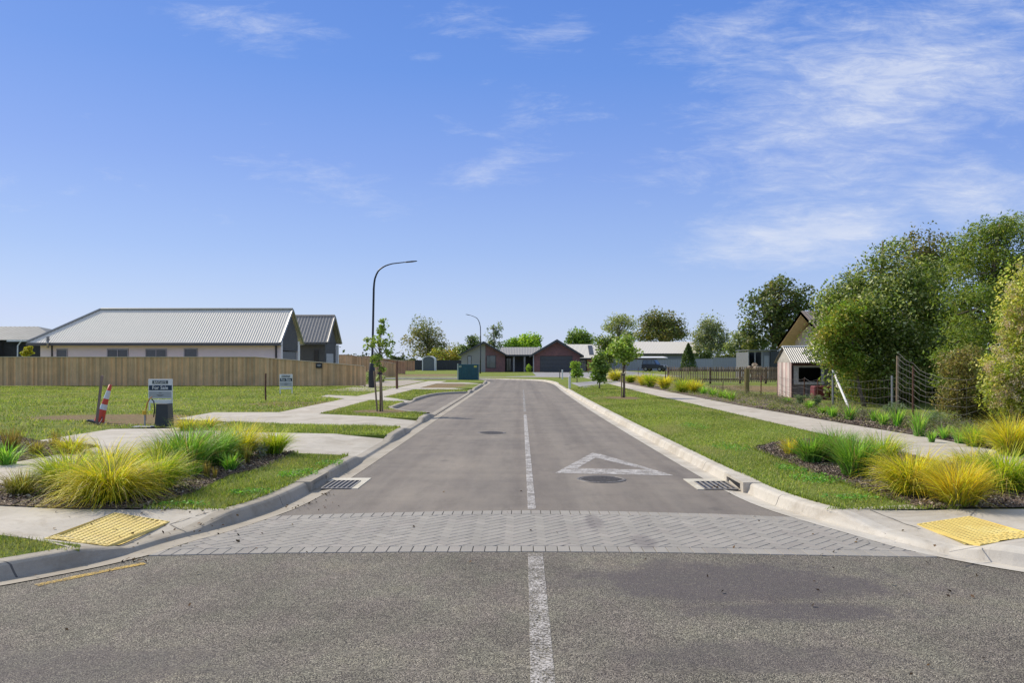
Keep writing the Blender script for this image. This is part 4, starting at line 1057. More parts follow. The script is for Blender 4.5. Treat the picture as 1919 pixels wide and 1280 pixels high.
# ================================================================== TREES
PRIV = [(.07, .10, .025), (.105, .145, .035), (.14, .18, .05), (.04, .06, .02), (.20, .22, .10), (.27, .28, .17), (.10, .13, .03)]  # palest tones paint in sky glints on the glossy leaves
cl = px_clumps([(1545, 602, 16, 16), (1602, 534, 20, 14), (1655, 486, 18, 16), (1700, 462, 22, 20), (1528, 655, 14, 14), (1572, 572, 14, 12), (1572, 640, 46, 50, -.5), (1590, 575, 46, 40), (1610, 590, 75, 70), (1660, 545, 70, 55), (1700, 610, 70, 70, 1), (1600, 650, 60, 45, -1), (1680, 670, 75, 50, -1), (1750, 580, 60, 80, 1), (1640, 600, 60, 60, -1.5), (1740, 660, 60, 60, -1), (1720, 525, 50, 40, 1), (1660, 715, 60, 36, 1.5), (1730, 715, 60, 40, 1.5), (1600, 705, 36, 26, 1), (1790, 700, 40, 60, 1), (1780, 640, 46, 60, 1), (1640, 690, 50, 30, -1), (1700, 740, 70, 20, 2), (1780, 745, 50, 26, 2), (1620, 735, 50, 16, 2)], 29)
tree('privet_tree', 'wide dark glossy-leaved tree over the small hut and wire fence', 'tree', (13.2, 29.5), cl, 72000, .12, PRIV, .22, tk=2.05, nsub=520, spread=.34, limbs=26, group='trees of the overgrown garden', shell=.3)
cl = px_clumps([(1738, 470, 42, 38), (1710, 495, 36, 34), (1770, 500, 40, 40), (1730, 530, 40, 40)], 33)
tree('olive_brown_tree', 'brownish tree top rising behind the wide dark tree', 'tree', (16.4, 33), cl, 6000, .13, [(.10, .10, .035), (.15, .13, .05), (.07, .075, .03), (.12, .15, .05)], .16, nsub=95, spread=.3, limbs=20, group='trees of the overgrown garden')
cl = px_clumps([(1860, 480, 70, 60), (1925, 470, 75, 65), (1820, 530, 60, 60), (1890, 560, 80, 80), (1960, 560, 80, 90), (1830, 600, 60, 70, -1), (1880, 440, 40, 28), (1850, 660, 60, 60, -1), (1800, 690, 44, 50, -1), (1840, 730, 50, 30, -1)], 25)
tree('willow_leaf_tree', 'tall bright green tree behind the flowering creeper at the right edge', 'tree', (14.6, 25.5), cl, 42000, .12, [(.095, .14, .03), (.13, .175, .04), (.055, .085, .02), (.19, .21, .07), (.12, .15, .03)], .2, nsub=320, spread=.3, limbs=20, group='trees of the overgrown garden', shell=.3, asp=.3)
cl = px_clumps([(1935, 560, 46, 76), (1912, 620, 40, 50), (1940, 680, 70, 75), (1890, 690, 42, 50), (1975, 600, 70, 90), (1905, 745, 50, 36), (1985, 720, 60, 60)], 17.5)
e = tree('flowering_creeper', 'yellow-green creeper with beige flower heads at the right edge', 'creeper', (10.6, 17.6), cl, 40000, .07, [(.24, .26, .05), (.33, .33, .09), (.16, .21, .04), (.40, .38, .15), (.12, .14, .04)], .09, nsub=420, spread=.17, limbs=14, shell=.3)
# fluffy seed heads on its sunny side
hp, hc = [], []
C = np.array(cl)
for i in range(240):
    c_ = C[rng.integers(0, len(C))]; d = rng.normal(size=3); d[1] = -abs(d[1])*.9; d /= np.linalg.norm(d)
    q = c_[:3]+d*c_[3:6]*1.03; m = 60
    hp.append(q+rng.normal(size=(m, 3))*.045); hc += [i % 3]*m
hp = np.concatenate(hp); V, Fq, Cc = leaves(hp, .034, palette([(.68, .54, .38), (.58, .44, .31), (.75, .63, .47)], np.array(hc), .12), .3, .6)
fast('flower_heads', V, Fq, Cc, LEAF, e)
cl = px_clumps([(1810, 720, 40, 44), (1785, 750, 30, 30), (1830, 765, 34, 26), (1800, 680, 34, 36), (1815, 788, 40, 14), (1860, 780, 34, 20)], 19.5)
tree('bramble_bush', 'brownish tangled bush left of the flowering creeper', 'bush', (10.4, 19.5), cl, 15000, .055, [(.17, .14, .06), (.12, .14, .045), (.24, .2, .1), (.09, .07, .035)], .04, nsub=170, spread=.13, limbs=24, shell=.4)
cl = px_clumps([(1570, 640, 34, 42), (1555, 620, 26, 28), (1590, 600, 34, 30), (1562, 662, 26, 22), (1590, 690, 26, 24)], 27)
tree('lime_leaf_tree', 'lime green branch mass hanging in front of the old grey house', 'tree', (11.2, 27), cl, 9500, .10, [(.12, .18, .03), (.16, .21, .04), (.09, .13, .025), (.22, .19, .05)], .07, nsub=110, spread=.2, limbs=14, group='trees of the overgrown garden', zb=GZ)
cl = px_clumps([(1615, 690, 34, 34), (1600, 725, 30, 22), (1650, 705, 34, 34, 1), (1700, 700, 40, 40, 2), (1740, 720, 40, 40, 2), (1640, 738, 40, 16), (1690, 742, 50, 16, 1), (1575, 745, 16, 10), (1760, 750, 40, 20, 1)], 29)
tree('understorey_bush', 'dark leafy bush under the wide dark tree behind the wires', 'bush', (12.2, 29.2), cl, 17000, .09, [(.10, .15, .03), (.06, .09, .025), (.2, .17, .06), (.15, .2, .05)], .05, nsub=150, spread=.25, limbs=20)
cl = px_clumps([(1500, 560, 30, 22), (1460, 545, 36, 24), (1430, 575, 38, 28), (1455, 600, 40, 34), (1405, 610, 24, 22), (1490, 595, 36, 30), (1420, 640, 32, 30), (1470, 640, 34, 28)], 84)
tree('dark_round_tree', 'tall dark tree with see-through crown behind the grey shed', 'tree', (25.4, 84), cl, 9000, .34, [(.06, .085, .035), (.09, .12, .045), (.045, .06, .03), (.13, .13, .05)], .38, nsub=230, spread=.48, limbs=40, group='trees on the skyline', fork=.2, shell=.42)
BT = [
 ('bare_twig_tree', 'thin-leaved olive tree rising above the arched shelter', 800, 694, 165, [(795, 620, 26, 24), (780, 645, 24, 24), (815, 640, 26, 26), (800, 660, 36, 18), (825, 655, 14, 18)], 5200, .42, [(.13, .145, .075), (.17, .165, .085), (.10, .115, .06), (.18, .15, .07)], .3, 130, .9, 60),
 ('autumn_shrub', 'yellow autumn shrub right of the arched shelter', 830, 694, 158, [(835, 668, 20, 9), (855, 664, 14, 12), (815, 664, 10, 10)], 2200, .45, [(.19, .19, .05), (.15, .19, .06), (.24, .19, .05)], .12, 40, .7, 8),
 ('spiky_conifer', 'group of narrow dark conifer tips left of the gabled house', 884, 692, 150, [(882, 640, 4, 16), (889, 645, 5, 14), (868, 655, 6, 14), (895, 652, 6, 12), (878, 662, 16, 10)], 2600, .4, [(.08, .11, .05), (.13, .16, .06), (.05, .08, .04)], .15, 60, .5, 10),
 ('sparse_gum_tree', 'sparse grey-leaved tree behind the gabled house peak', 925, 692, 160, [(924, 625, 12, 12), (932, 612, 7, 8), (918, 640, 10, 8), (934, 648, 7, 7)], 900, .42, [(.14, .17, .12), (.10, .12, .09)], .16, 36, .5, 22),
 ('bright_green_tree', 'bright green tree above the link roof of the gabled house', 985, 692, 160, [(986, 642, 26, 10), (1003, 638, 14, 10), (965, 648, 16, 8)], 3600, .5, [(.18, .27, .04), (.24, .33, .05), (.11, .17, .035)], .3, 70, .8, 10),
 ('round_green_tree', 'round mid green tree right of the garage gable', 1087, 692, 155, [(1086, 632, 18, 14), (1074, 640, 12, 8), (1098, 642, 14, 10)], 3200, .45, [(.11, .17, .035), (.15, .21, .05), (.07, .11, .03)], .3, 80, .7, 10),
 ('feathery_tree', 'pale feathery tree left of the large poplars', 1160, 692, 175, [(1158, 602, 22, 11), (1145, 612, 14, 10), (1176, 608, 12, 12), (1160, 622, 12, 10)], 2100, .42, [(.19, .21, .11), (.15, .175, .10), (.23, .235, .12)], .3, 70, .7, 34),
 ('poplar_group', 'broad brownish poplar clump above the long grey roof', 1237, 692, 185, [(1212, 612, 16, 22), (1228, 606, 18, 22), (1245, 603, 18, 22), (1262, 610, 16, 22), (1205, 630, 18, 14), (1240, 628, 40, 14), (1276, 622, 10, 14)], 8500, .5, [(.13, .12, .05), (.11, .13, .05), (.165, .14, .055), (.085, .10, .04)], .5, 220, .9, 40),
 ('grey_willow', 'grey-green drooping tree right of the long roof', 1330, 692, 150, [(1330, 610, 18, 20), (1318, 630, 18, 22), (1345, 630, 20, 24), (1335, 650, 28, 16), (1310, 655, 12, 12)], 6200, .4, [(.17, .19, .12), (.13, .16, .09), (.21, .22, .14), (.10, .11, .07)], .4, 200, .7, 34),
 ('grey_willow', 'smaller grey-green tree between the drooping tree and the tall dark one', 1388, 692, 140, [(1385, 640, 18, 20), (1402, 655, 16, 18), (1372, 655, 14, 12)], 3200, .4, [(.13, .16, .08), (.10, .13, .06), (.18, .2, .1)], .3, 90, .6, 14),
 ('leafy_tree', 'dark green tree directly behind the two leafy saplings', 1140, 696, 108, [(1128, 642, 13, 14), (1142, 655, 16, 16), (1150, 642, 12, 12), (1135, 672, 20, 12), (1178, 632, 10, 10), (1165, 650, 14, 12)], 5200, .3, [(.08, .12, .03), (.12, .17, .04), (.05, .075, .025), (.18, .2, .05)], .25, 150, .5, 18),
]
for nm, lb, bx, by, Z, cls, n, lf, pal, tr, ns, sp_, lm in BT:
    tree(nm, lb, 'tree', ((bx-X0)/F*Z, Z), px_clumps(cls, Z), n, lf, pal, tr, nsub=ns, spread=sp_, limbs=lm, group='trees on the skyline', zb=GZ)
# clipped conifer in front of the long fence
def cone_tree(px, py, top, w_, Z, label):
    x, y = (px-X0)/F*Z, Z; s_ = Z/F; h = (py-top)*s_; n = 4200
    e = empty('cone_conifer', (x, y, GZ), label, 'tree')
    t = rng.random(n)**.8; a = rng.uniform(0, 2*np.pi, n); rr = w_*s_/2*(1-t)**.75*rng.uniform(.7, 1.08, n)*(1+.12*np.sin(a*5+t*9))
    pts = np.stack([x+rr*np.cos(a), y+rr*np.sin(a), GZ+.25+t*h*.97], 1)
    V, Fq, Cc = leaves(pts, .2, palette([(.09, .15, .045), (.14, .2, .06), (.06, .10, .035)], rng.integers(0, 3, n)), .3, .5)
    fast('crown', V, Fq, Cc, LEAF, e); mb = MB(); mb.tube([(x, y, 0), (x, y, GZ+h*.9)], [.1, .02], 7); mb.build('trunk', BARK, e)
cone_tree(1290, 697, 642, 34, 100, 'cone-shaped conifer standing before the long grey fence')
def hedge(label, x0p, x1p, top, Z, pal, n=3000, leaf=.3, dep=2.0):
    x0, _ = P(x0p, 0, Z); x1, zt = P(x1p, top, Z)
    cl = []; k = max(2, int((x1-x0)/1.6))
    for i in range(k):
        cl.append((x0+(x1-x0)*(i+.5)/k, Z, (zt+GZ)/2+rnd.uniform(-.1, .1), (x1-x0)/k*.8, dep/2, (zt-GZ)/2))
    sub, kk, pts = crown_points(cl, n, max(30, n//40), .3, .3); pts = pts[pts[:, 2] > GZ]
    V, Fq, Cc = leaves(pts, leaf, palette(pal, rng.integers(0, len(pal), len(pts))), .3, .6)
    cx = (x0+x1)/2; o = fast('hedge', V-np.array([cx, Z, GZ]), Fq, Cc, LEAF); o.location = (cx, Z, GZ); return tag(o, label, 'hedge', 'hedges behind the long grey fence')
hedge('short rounded dark hedge at the end of the long grey roof', 1302, 1332, 659, 134, [(.07, .11, .03), (.10, .15, .04)], 2600)
hedge('long low green hedge behind the grey fence', 1334, 1420, 664, 136, [(.10, .14, .04), (.14, .18, .05), (.2, .2, .06)], 5200)
hedge('low dark hedge seen past the pine fences', 640, 775, 668, 172, [(.10, .13, .06), (.14, .16, .08)], 3600, .5, 3)
hedge('bushy green hedge between the two pale roofs', 1096, 1196, 652, 172, [(.10, .15, .04), (.15, .19, .06), (.07, .10, .03)], 5200, .5, 3)
hedge('dull green hedge below the poplar clump', 1196, 1300, 646, 190, [(.11, .12, .05), (.09, .11, .04)], 4200, .55, 3)
# far wooded horizon
pts = []
for i in range(260):
    x = rng.uniform(-900, 900); pts.append(np.stack([x+rng.normal(0, 7, 90), 620+rng.normal(0, 8, 90), np.abs(rng.normal(0, 1, 90))*rng.uniform(2, 5)], 1))
pts = np.concatenate(pts); V, Fq, Cc = leaves(pts, 2.6, palette([(.10, .13, .09), (.08, .11, .08), (.14, .15, .10)], rng.integers(0, 3, len(pts)), .1), .3, .7)
tag(fast('distant_woods', V, Fq, Cc, LEAF), kind='stuff')

# ---------------- young street trees
def sapling(label, px, py, stems, Z=None, n=600, leaf=.09, pal=None, stakes=(), group='young street trees', trunk_top=None, tr=.022, sub=26, spread=.1, strap=True):
    x, y = G(px, py); s_ = y/F
    e = empty('sapling', (x, y, GZ), label, 'tree', group)
    cl = [((cx-X0)*s_, y, H+(Y0-cy)*s_, rx*s_, rx*s_, ry*s_) for cx, cy, rx, ry in stems]
    sb, k, pts = crown_points(cl, n, sub, spread, .5)
    V, Fq, Cc = leaves(pts, leaf, palette(pal, rng.integers(0, len(pal), len(pts)), k=1.2), .2, .6)
    fast('crown', V, Fq, Cc, LEAF, e)
    tz = H+(Y0-(trunk_top or min(c_[1] for c_ in stems)))*s_
    mb = MB(); sp_ = [(x+.02*math.sin(i*1.3), y, GZ-.02+(tz-GZ)*i/7) for i in range(8)]
    mb.tube(sp_, [tr*(1-.75*i/7) for i in range(8)], 7)
    for i in range(sub):
        t = Vector(sb[i]); zz_ = max(GZ+(tz-GZ)*.4, t.z-.5*rnd.random()-.1); zz_ = min(zz_, tz)
        s0 = Vector((x, y, zz_)); mb.tube([s0, s0.lerp(t, .5)+Vector((0, 0, .03)), t], [tr*.4, tr*.28, tr*.12], 4)
    mb.build('trunk', BARK, e, smooth=True)
    for sx, sy, tx, ztop in stakes:
        mb = MB(); mb.tube([(x+sx, y+sy, GZ-.02), (x+tx, y+sy, ztop)], .026, 8); mb.build('stake', M_POST, e)
    if strap and stakes:
        mb = MB(); zs = stakes[0][3]-.08
        mb.lathe(x, y, [(.07, zs-.025), (.075, zs), (.07, zs+.025)], 12); mb.build('strap', M_BLACK, e)
    return e
MAPLE = [(.20, .29, .05), (.27, .37, .07), (.14, .21, .04), (.36, .42, .12)]
sapling('spindly young tree held by three leaning timber stakes beside the parking bay', 712, 771, [(712, 612, 13, 14), (703, 642, 18, 16), (724, 640, 15, 20), (690, 652, 10, 12), (712, 668, 18, 16), (728, 662, 9, 14), (716, 692, 8, 9)], n=1150, leaf=.085,
        pal=MAPLE, stakes=[(-.08, 0, -.17, 1.28), (.0, .06, .0, 1.25), (.08, -.03, .03, 1.3)], tr=.02, sub=46, spread=.07)
sapling('sturdy leafy young tree tied to two short stakes, right verge', 1168, 745, [(1168, 652, 22, 20), (1155, 655, 14, 14), (1182, 660, 14, 14), (1172, 672, 14, 10), (1175, 632, 7, 10)], n=1900, leaf=.13,
        pal=[(.26, .38, .06), (.33, .44, .09), (.19, .28, .05), (.42, .48, .16)], stakes=[(-.07, 0, -.07, 1.1), (.06, .03, .06, 1.08)], tr=.035, sub=60, spread=.13)
sapling('dense green young tree leafy nearly to the ground, right verge', 1123, 729, [(1122, 672, 10, 13), (1118, 690, 13, 16), (1128, 692, 12, 14), (1123, 708, 11, 8)], n=2600, leaf=.14, pal=[(.16, .24, .05), (.23, .32, .07), (.11, .17, .04)], tr=.04, sub=50, spread=.16)
sapling('smallest young tree behind the white marker post, right verge', 1081, 717, [(1080, 690, 8, 9), (1085, 697, 7, 8), (1077, 700, 6, 7)], n=1200, leaf=.15, pal=[(.24, .36, .05), (.30, .42, .07), (.16, .25, .04)], tr=.035, sub=24, spread=.16)

# ================================================================== FENCES
def board_fence(label, segs, Z, capm, boardm, group=None, post_end=True, bw=.115):
    """segs: [(px_left, top_px_left, px_right, top_px_right)] at distance Z (plane across the view)"""
    x0 = (segs[0][0]-X0)/F*Z; e = empty('timber_fence', (x0, Z, GZ), label, 'fence', group)
    a = MB(); cap = MB()
    for pl, tl, pr, tr_ in segs:
        xl, zl = P(pl, tl, Z); xr, zr = P(pr, tr_, Z); n = max(1, round((xr-xl)/bw))
        for i in range(n):
            xa = xl+(xr-xl)*i/n; xb = xl+(xr-xl)*(i+1)/n; za = zl+(zr-zl)*i/n-.02; zb_ = zl+(zr-zl)*(i+1)/n-.02
            g = rnd.uniform(.72, 1.12); wa = rnd.uniform(.94, 1.06); a.cur = (g*wa, g, g/wa); dp = rnd.uniform(-.004, .004)+(.012 if i % 2 else 0)
            zb0 = .13+rnd.uniform(-.01, .01)
            a.add([(xa+.002, Z+dp, zb0), (xb-.002, Z+dp, zb0), (xb-.002, Z+.02+dp, zb0), (xa+.002, Z+.02+dp, zb0), (xa+.002, Z+dp, za), (xb-.002, Z+dp, zb_), (xb-.002, Z+.02+dp, zb_), (xa+.002, Z+.02+dp, za)],
                  [(3, 2, 1, 0), (4, 5, 6, 7), (0, 1, 5, 4), (1, 2, 6, 5), (2, 3, 7, 6), (3, 0, 4, 7)])
        cap.add([(xl, Z-.04, zl-.02), (xr, Z-.04, zr-.02), (xr, Z+.08, zr-.02), (xl, Z+.08, zl-.02), (xl, Z-.04, zl+.02), (xr, Z-.04, zr+.02), (xr, Z+.08, zr+.02), (xl, Z+.08, zl+.02)],
                [(3, 2, 1, 0), (4, 5, 6, 7), (0, 1, 5, 4), (1, 2, 6, 5), (2, 3, 7, 6), (3, 0, 4, 7)])
    a.build('palings', boardm, e); cap.build('capping_rail', capm, e)
    xr, zr = P(segs[-1][2], segs[-1][3], Z)
    p = MB(); p.box(xr, xr+.1, Z-.03, Z+.07, .05, zr-.01); p.build('post', boardm, e)
    return e
M_PAL = mat_boards('new_pine', (.70, .46, .25), var=.18); M_CAP = mat_boards('pine_capping', (.62, .52, .38), usecol=False, var=.1)
M_PAL2 = mat_boards('red_pine', (.56, .31, .19), var=.16)
board_fence('long new pine fence stepping down to the near lamp, with plaque', [(-160, 669, 478, 669), (478, 669, 682, 686)], 49, M_CAP, M_PAL, 'new pine paling fences')
board_fence('second pine fence sloping down behind the near lamp', [(540, 664.5, 655, 665), (655, 665, 742, 682)], 76, M_CAP, M_PAL, 'new pine paling fences')
board_fence('reddish low paling fence seen beyond the second pine fence', [(650, 667.5, 690, 667.5), (690, 667.5, 758, 678)], 96, M_CAP, M_PAL2, 'new pine paling fences')
board_fence('small red-brown fence piece left of the arched shelter', [(738, 675, 776, 676)], 128, M_CAP, M_PAL2, 'new pine paling fences')
# plaque on the fence
x0, z0 = P(592, 690, 48.95); x1, z1 = P(603.5, 680.5, 48.95)
e = empty('plaque', ((x0+x1)/2, 48.95, z0), 'small dark plaque screwed to the sloping end of the long pine fence', 'sign')
a = MB(); a.bbox(x0, x1, 48.93, 48.965, z0, z1, .008); a.build('panel', M_BLACK, e)
a = MB(); a.box(x0+.07, x1-.05, 48.922, 48.929, z0+.18, z0+.20); a.box(x0+.1, x1-.1, 48.922, 48.929, z0+.11, z0+.125); a.build('lettering', M_WHITEP, e)
def metal_fence(label, p0, p1, Z, t0, t1, c_, grp):
    xa, za = P(p0, t0, Z); xb, zb_ = P(p1, t1, Z); e = empty('metal_fence', (xa, Z, GZ), label, 'fence', grp)
    m = plain('fence_sheet', c_, .5, var=.06); a = MB(); n = int((xb-xa)/.1)
    prof = [0, 0, .03, .03]
    vs = []; fs = []
    for i in range(n+1):
        x = xa+(xb-xa)*i/n; yv = Z+prof[i % 4]; zt = za+(zb_-za)*i/n; vs += [(x, yv, .05), (x, yv, zt)]
    fs = [(2*i, 2*i+2, 2*i+3, 2*i+1) for i in range(n)]; a.add(vs, fs); a.build('panel', m, e)
    a = MB(); a.add([(xa, Z-.03, za-.01), (xb, Z-.03, zb_-.01), (xb, Z+.05, zb_-.01), (xa, Z+.05, za-.01), (xa, Z-.03, za+.04), (xb, Z-.03, zb_+.04), (xb, Z+.05, zb_+.04), (xa, Z+.05, za+.04)],
                    [(4, 5, 6, 7), (0, 1, 5, 4), (3, 0, 4, 7), (1, 2, 6, 5), (2, 3, 7, 6)]); a.build('rail', m, e)
metal_fence('black metal fence behind the arched shelter and the green bin', 774, 868, 141, 675.5, 675.5, (.035, .037, .042), 'metal fences')
metal_fence('pale grey metal fence behind the parked off-roader', 1128, 1336, 131, 675, 672.5, (.33, .34, .37), 'metal fences')
metal_fence('higher grey metal fence length left of the grey shed', 1336, 1404, 121, 670.5, 670.5, (.28, .29, .32), 'metal fences')
# picket fence
Z = 54.5; e = empty('picket_fence', (P(1250, 0, Z)[0], Z, GZ), 'low dark brown picket fence across the old garden', 'fence')
M_PICK = mat_boards('stained_picket_lit', (.30, .22, .15)); a = MB(); xa = P(1250, 0, Z)[0]; xb = P(1462, 0, Z)[0]; x = xa  # sunlight the pickets catch is put into their tan; rails stay dark
while x < xb:
    g = rnd.uniform(.7, 1.6); a.cur = (g, g*.97, g*.95); zt = 1.22+rnd.uniform(-.03, .03)
    a.prism([(x, .2), (x+.068, .2), (x+.068, zt-.06), (x+.034, zt), (x, zt-.06)], Z-.02, Z); x += .115
a.build('pickets', M_PICK, e)
M_RAIL = mat_boards('stained_rail', (.07, .045, .035), usecol=False)
for z in (.93, .33): a = MB(); a.box(xa, xb, Z, Z+.05, z, z+.1); a.build('rail', M_RAIL, e)
for p in (1252, 1330, 1386, 1434): x = P(p, 0, Z)[0]; a = MB(); a.box(x, x+.12, Z+.05, Z+.17, .05, 1.18); a.build('post', M_RAIL, e)
# wire fence: posts along the bed and netting between
e = empty('wire_fence', (10.3, 36, GZ), 'old sagging wire netting fence on rusty stakes along the garden bed', 'fence')
posts = [(1172, 702, 682, .02), (1196, 708, 688, .02), (1205, 710, 690, .02), (1222, 713, 693, .02), (1247, 719, 693, .03), (1316, 726, 712, .02), (1354.6, 731, 715, .02), (1426, 742, 704, .022), (1457, 742, 714, .028), (1507, 752, 708, .02), (1532, 756, 712, .02)]
for px, py, tp, r_ in posts:
    x, y = G(px, py); a = MB(); a.tube([(x, y, 0), (x+.01, y, H+(Y0-tp)*y/F)], r_, 6); a.build('stake', M_RUST, e)
near_p = [(1561, 758, 672, .04, M_STEEL), (1681, 778, 667, .035, M_POST), (1672, 775, 704, .028, M_STEEL), (1711, 786, 686, .026, M_RUST)]
for px, py, tp, r_, m in near_p:
    x, y = G(px, py); a = MB(); zt = H+(Y0-tp)*y/F; a.tube([(x, y, 0), (x+rnd.uniform(-.04, .04), y, zt)], r_, 8); a.build('post', m, e)
x, y = G(1561, 758); x2, y2 = G(1592, 768); a = MB(); a.tube([(x, y, H+(Y0-694)*y/F), (x2, y2, .1)], .035, 7); a.build('brace', M_WHITEP, e)
a = MB()
line = [G(p[0], p[1]) for p in posts]+[G(1561, 758), G(1681, 778), G(1711, 786), G(1760, 794), G(1830, 802)]
def wire_run(A_, B_, hts, r_, sag=.03, vert=True):
    d = math.hypot(B_[0]-A_[0], B_[1]-A_[1])
    for h1, h2 in hts:
        pts = []; k = max(4, int(d/.5))
        for i in range(k+1):
            t = i/k; pts.append((A_[0]+(B_[0]-A_[0])*t, A_[1]+(B_[1]-A_[1])*t, h1+(h2-h1)*t-sag*math.sin(t*math.pi)+.02*math.sin(t*17+h1*9)))
        a.tube(pts, r_, 4, False)
    if vert:
        n = int(d/.3)
        for i in range(1, n):
            t = i/n; x, y = A_[0]+(B_[0]-A_[0])*t, A_[1]+(B_[1]-A_[1])*t
            a.tube([(x, y, hts[0][0]*(1-t)+hts[0][1]*t), (x, y, (hts[-1][0]*(1-t)+hts[-1][1]*t)-sag*math.sin(t*math.pi))], r_*.6, 3, False)
for i in range(len(line)-1):
    if i < 7: wire_run(line[i], line[i+1], [(.25, .25), (.5, .5), (.75, .75)], .005, 0, False)
    elif i < len(posts): wire_run(line[i], line[i+1], [(.18, .18), (.4, .4), (.62, .62), (.95, .92)], .004, .08)
wire_run(G(1561, 758), G(1681, 778), [(.2, .22), (.38, .4), (.55, .6), (.8, .85), (1.0, 1.1)], .004, .1)
wire_run(G(1681, 778), G(1711, 786), [(.25, .12), (.45, .35), (.65, .5), (.85, .7), (1.0, .84), (1.15, .98), (1.32, 1.12), (1.5, 1.25), (1.66, 1.4), (1.8, 1.5)], .0042, .03)
wire_run(G(1711, 786), G(1760, 794), [(.12, .06), (.35, .25), (.5, .35), (.7, .55), (.84, .72), (.98, .82), (1.12, .96), (1.25, 1.05), (1.4, 1.1), (1.5, 1.2)], .0042, .08)
wire_run(G(1760, 794), G(1830, 802), [(.06, .1), (.25, .25), (.35, .45), (.55, .6), (.72, .8), (.96, 1.0), (1.2, 1.2)], .0042, .06)
a.build('netting', plain('dull_wire', (.16, .15, .14), .6, .4), e)
def post_thing(name, label, cat, px, py, tp, r_, mat, top=None, group=None, sq=False):
    x, y = G(px, py); zt = H+(Y0-tp)*y/F; o = MB()
    if sq: o.bbox(x-r_, x+r_, y-r_, y+r_, 0, zt, r_*.25)
    else: o.tube([(x, y, 0), (x-.01, y, zt*.5), (x, y, zt)], [r_, r_*.97, r_*.93], 9)
    oo = o.build(name, mat); me = oo.data
    for v in me.vertices: v.co -= Vector((x, y, GZ))
    oo.location = (x, y, GZ); return tag(oo, label, cat, group)
post_thing('mossy_post', 'thick leaning mossy wooden post in front of the picket fence', 'post', 1400, 739, 691, .11, mat_boards('mossy_wood', (.20, .17, .07), usecol=False))
post_thing('timber_post', 'reddish brown timber post by the footpath beyond the staked sapling', 'post', 744, 729, 676, .07, mat_boards('red_post', (.16, .09, .06), usecol=False))
post_thing('steel_stake', 'thin rusty steel stake standing in the lawn left of the far sale sign', 'stake', 498, 750.5, 700, .035, M_RUST)
post_thing('marker_post', 'white marker post nearest the kerb end on the right', 'post', 1067.5, 728, 704.5, .06, M_WHITEP, group='marker posts', sq=True)
post_thing('marker_post', 'white marker post in the far grass before the garage', 'post', 1053.8, 710.5, 693, .06, M_WHITEP, group='marker posts', sq=True)
post_thing('marker_post', 'thin grey marker post left of the far white one', 'post', 1049, 709, 692, .035, M_CHAR, group='marker posts', sq=True)

# ================================================================== STREET LAMPS
M_LAMP = plain('lamp_paint', (.03, .034, .042), .4, .3)
def lamp(label, px, py, pts, head, sleeve=True):
    x, y = G(px, py); s_ = y/F
    e = empty('street_lamp', (x, y, GZ), label, 'street lamp', 'street lamps')
    q = [(x, y, .05)]+[((a-X0)*s_, y, H+(Y0-b)*s_) for a, b in pts]
    n = len(q); a = MB(); a.tube(q, [.066-.04*i/(n-1) if i else .085 for i in range(n)], 12); a.build('pole', M_LAMP, e, smooth=True)
    if sleeve: a = MB(); a.lathe(x, y, [(.19, .05), (.19, .9), (.14, 1.45), (.09, 1.5)], 14); a.build('base', M_BLACK, e, smooth=True)
    (a0, b0), (a1, b1) = head; p0 = Vector(((a0-X0)*s_, y, H+(Y0-b0)*s_)); p1 = Vector(((a1-X0)*s_, y, H+(Y0-b1)*s_))
    a = MB(); a.tube([p0, p0.lerp(p1, .15), p0.lerp(p1, .6), p0.lerp(p1, .95), p1], [.04, .075, .085, .05, .01], 10)
    for i, v in enumerate(a.v): 
        t = (v[0]-p0.x)/(p1.x-p0.x); cz = p0.z+(p1.z-p0.z)*t; a.v[i] = (v[0], y+(v[1]-y)*1.6, cz+(v[2]-cz)*.5)
    a.build('lamp_head', M_LAMP, e, smooth=True)
lamp('near street lamp, tall dark pole with arm curving to the right', 697, 727, [(698, 660), (699, 615), (700.4, 541.7), (701.3, 530), (702.6, 522), (705.5, 514), (708.5, 508.5), (712, 504.5), (717, 501), (722, 498.2), (728, 496), (735.4, 494), (748.6, 492.4), (761, 491)], [(758, 491.4), (782, 489)])
lamp('far street lamp by the green bin with arm curving to the left', 900, 700, [(900.6, 670), (901, 639.5), (900.3, 613), (898.9, 606), (897, 601), (894.5, 597), (891, 594.6), (887, 592.8), (880.5, 590.6)], [(881, 590.8), (872.6, 589)], False)

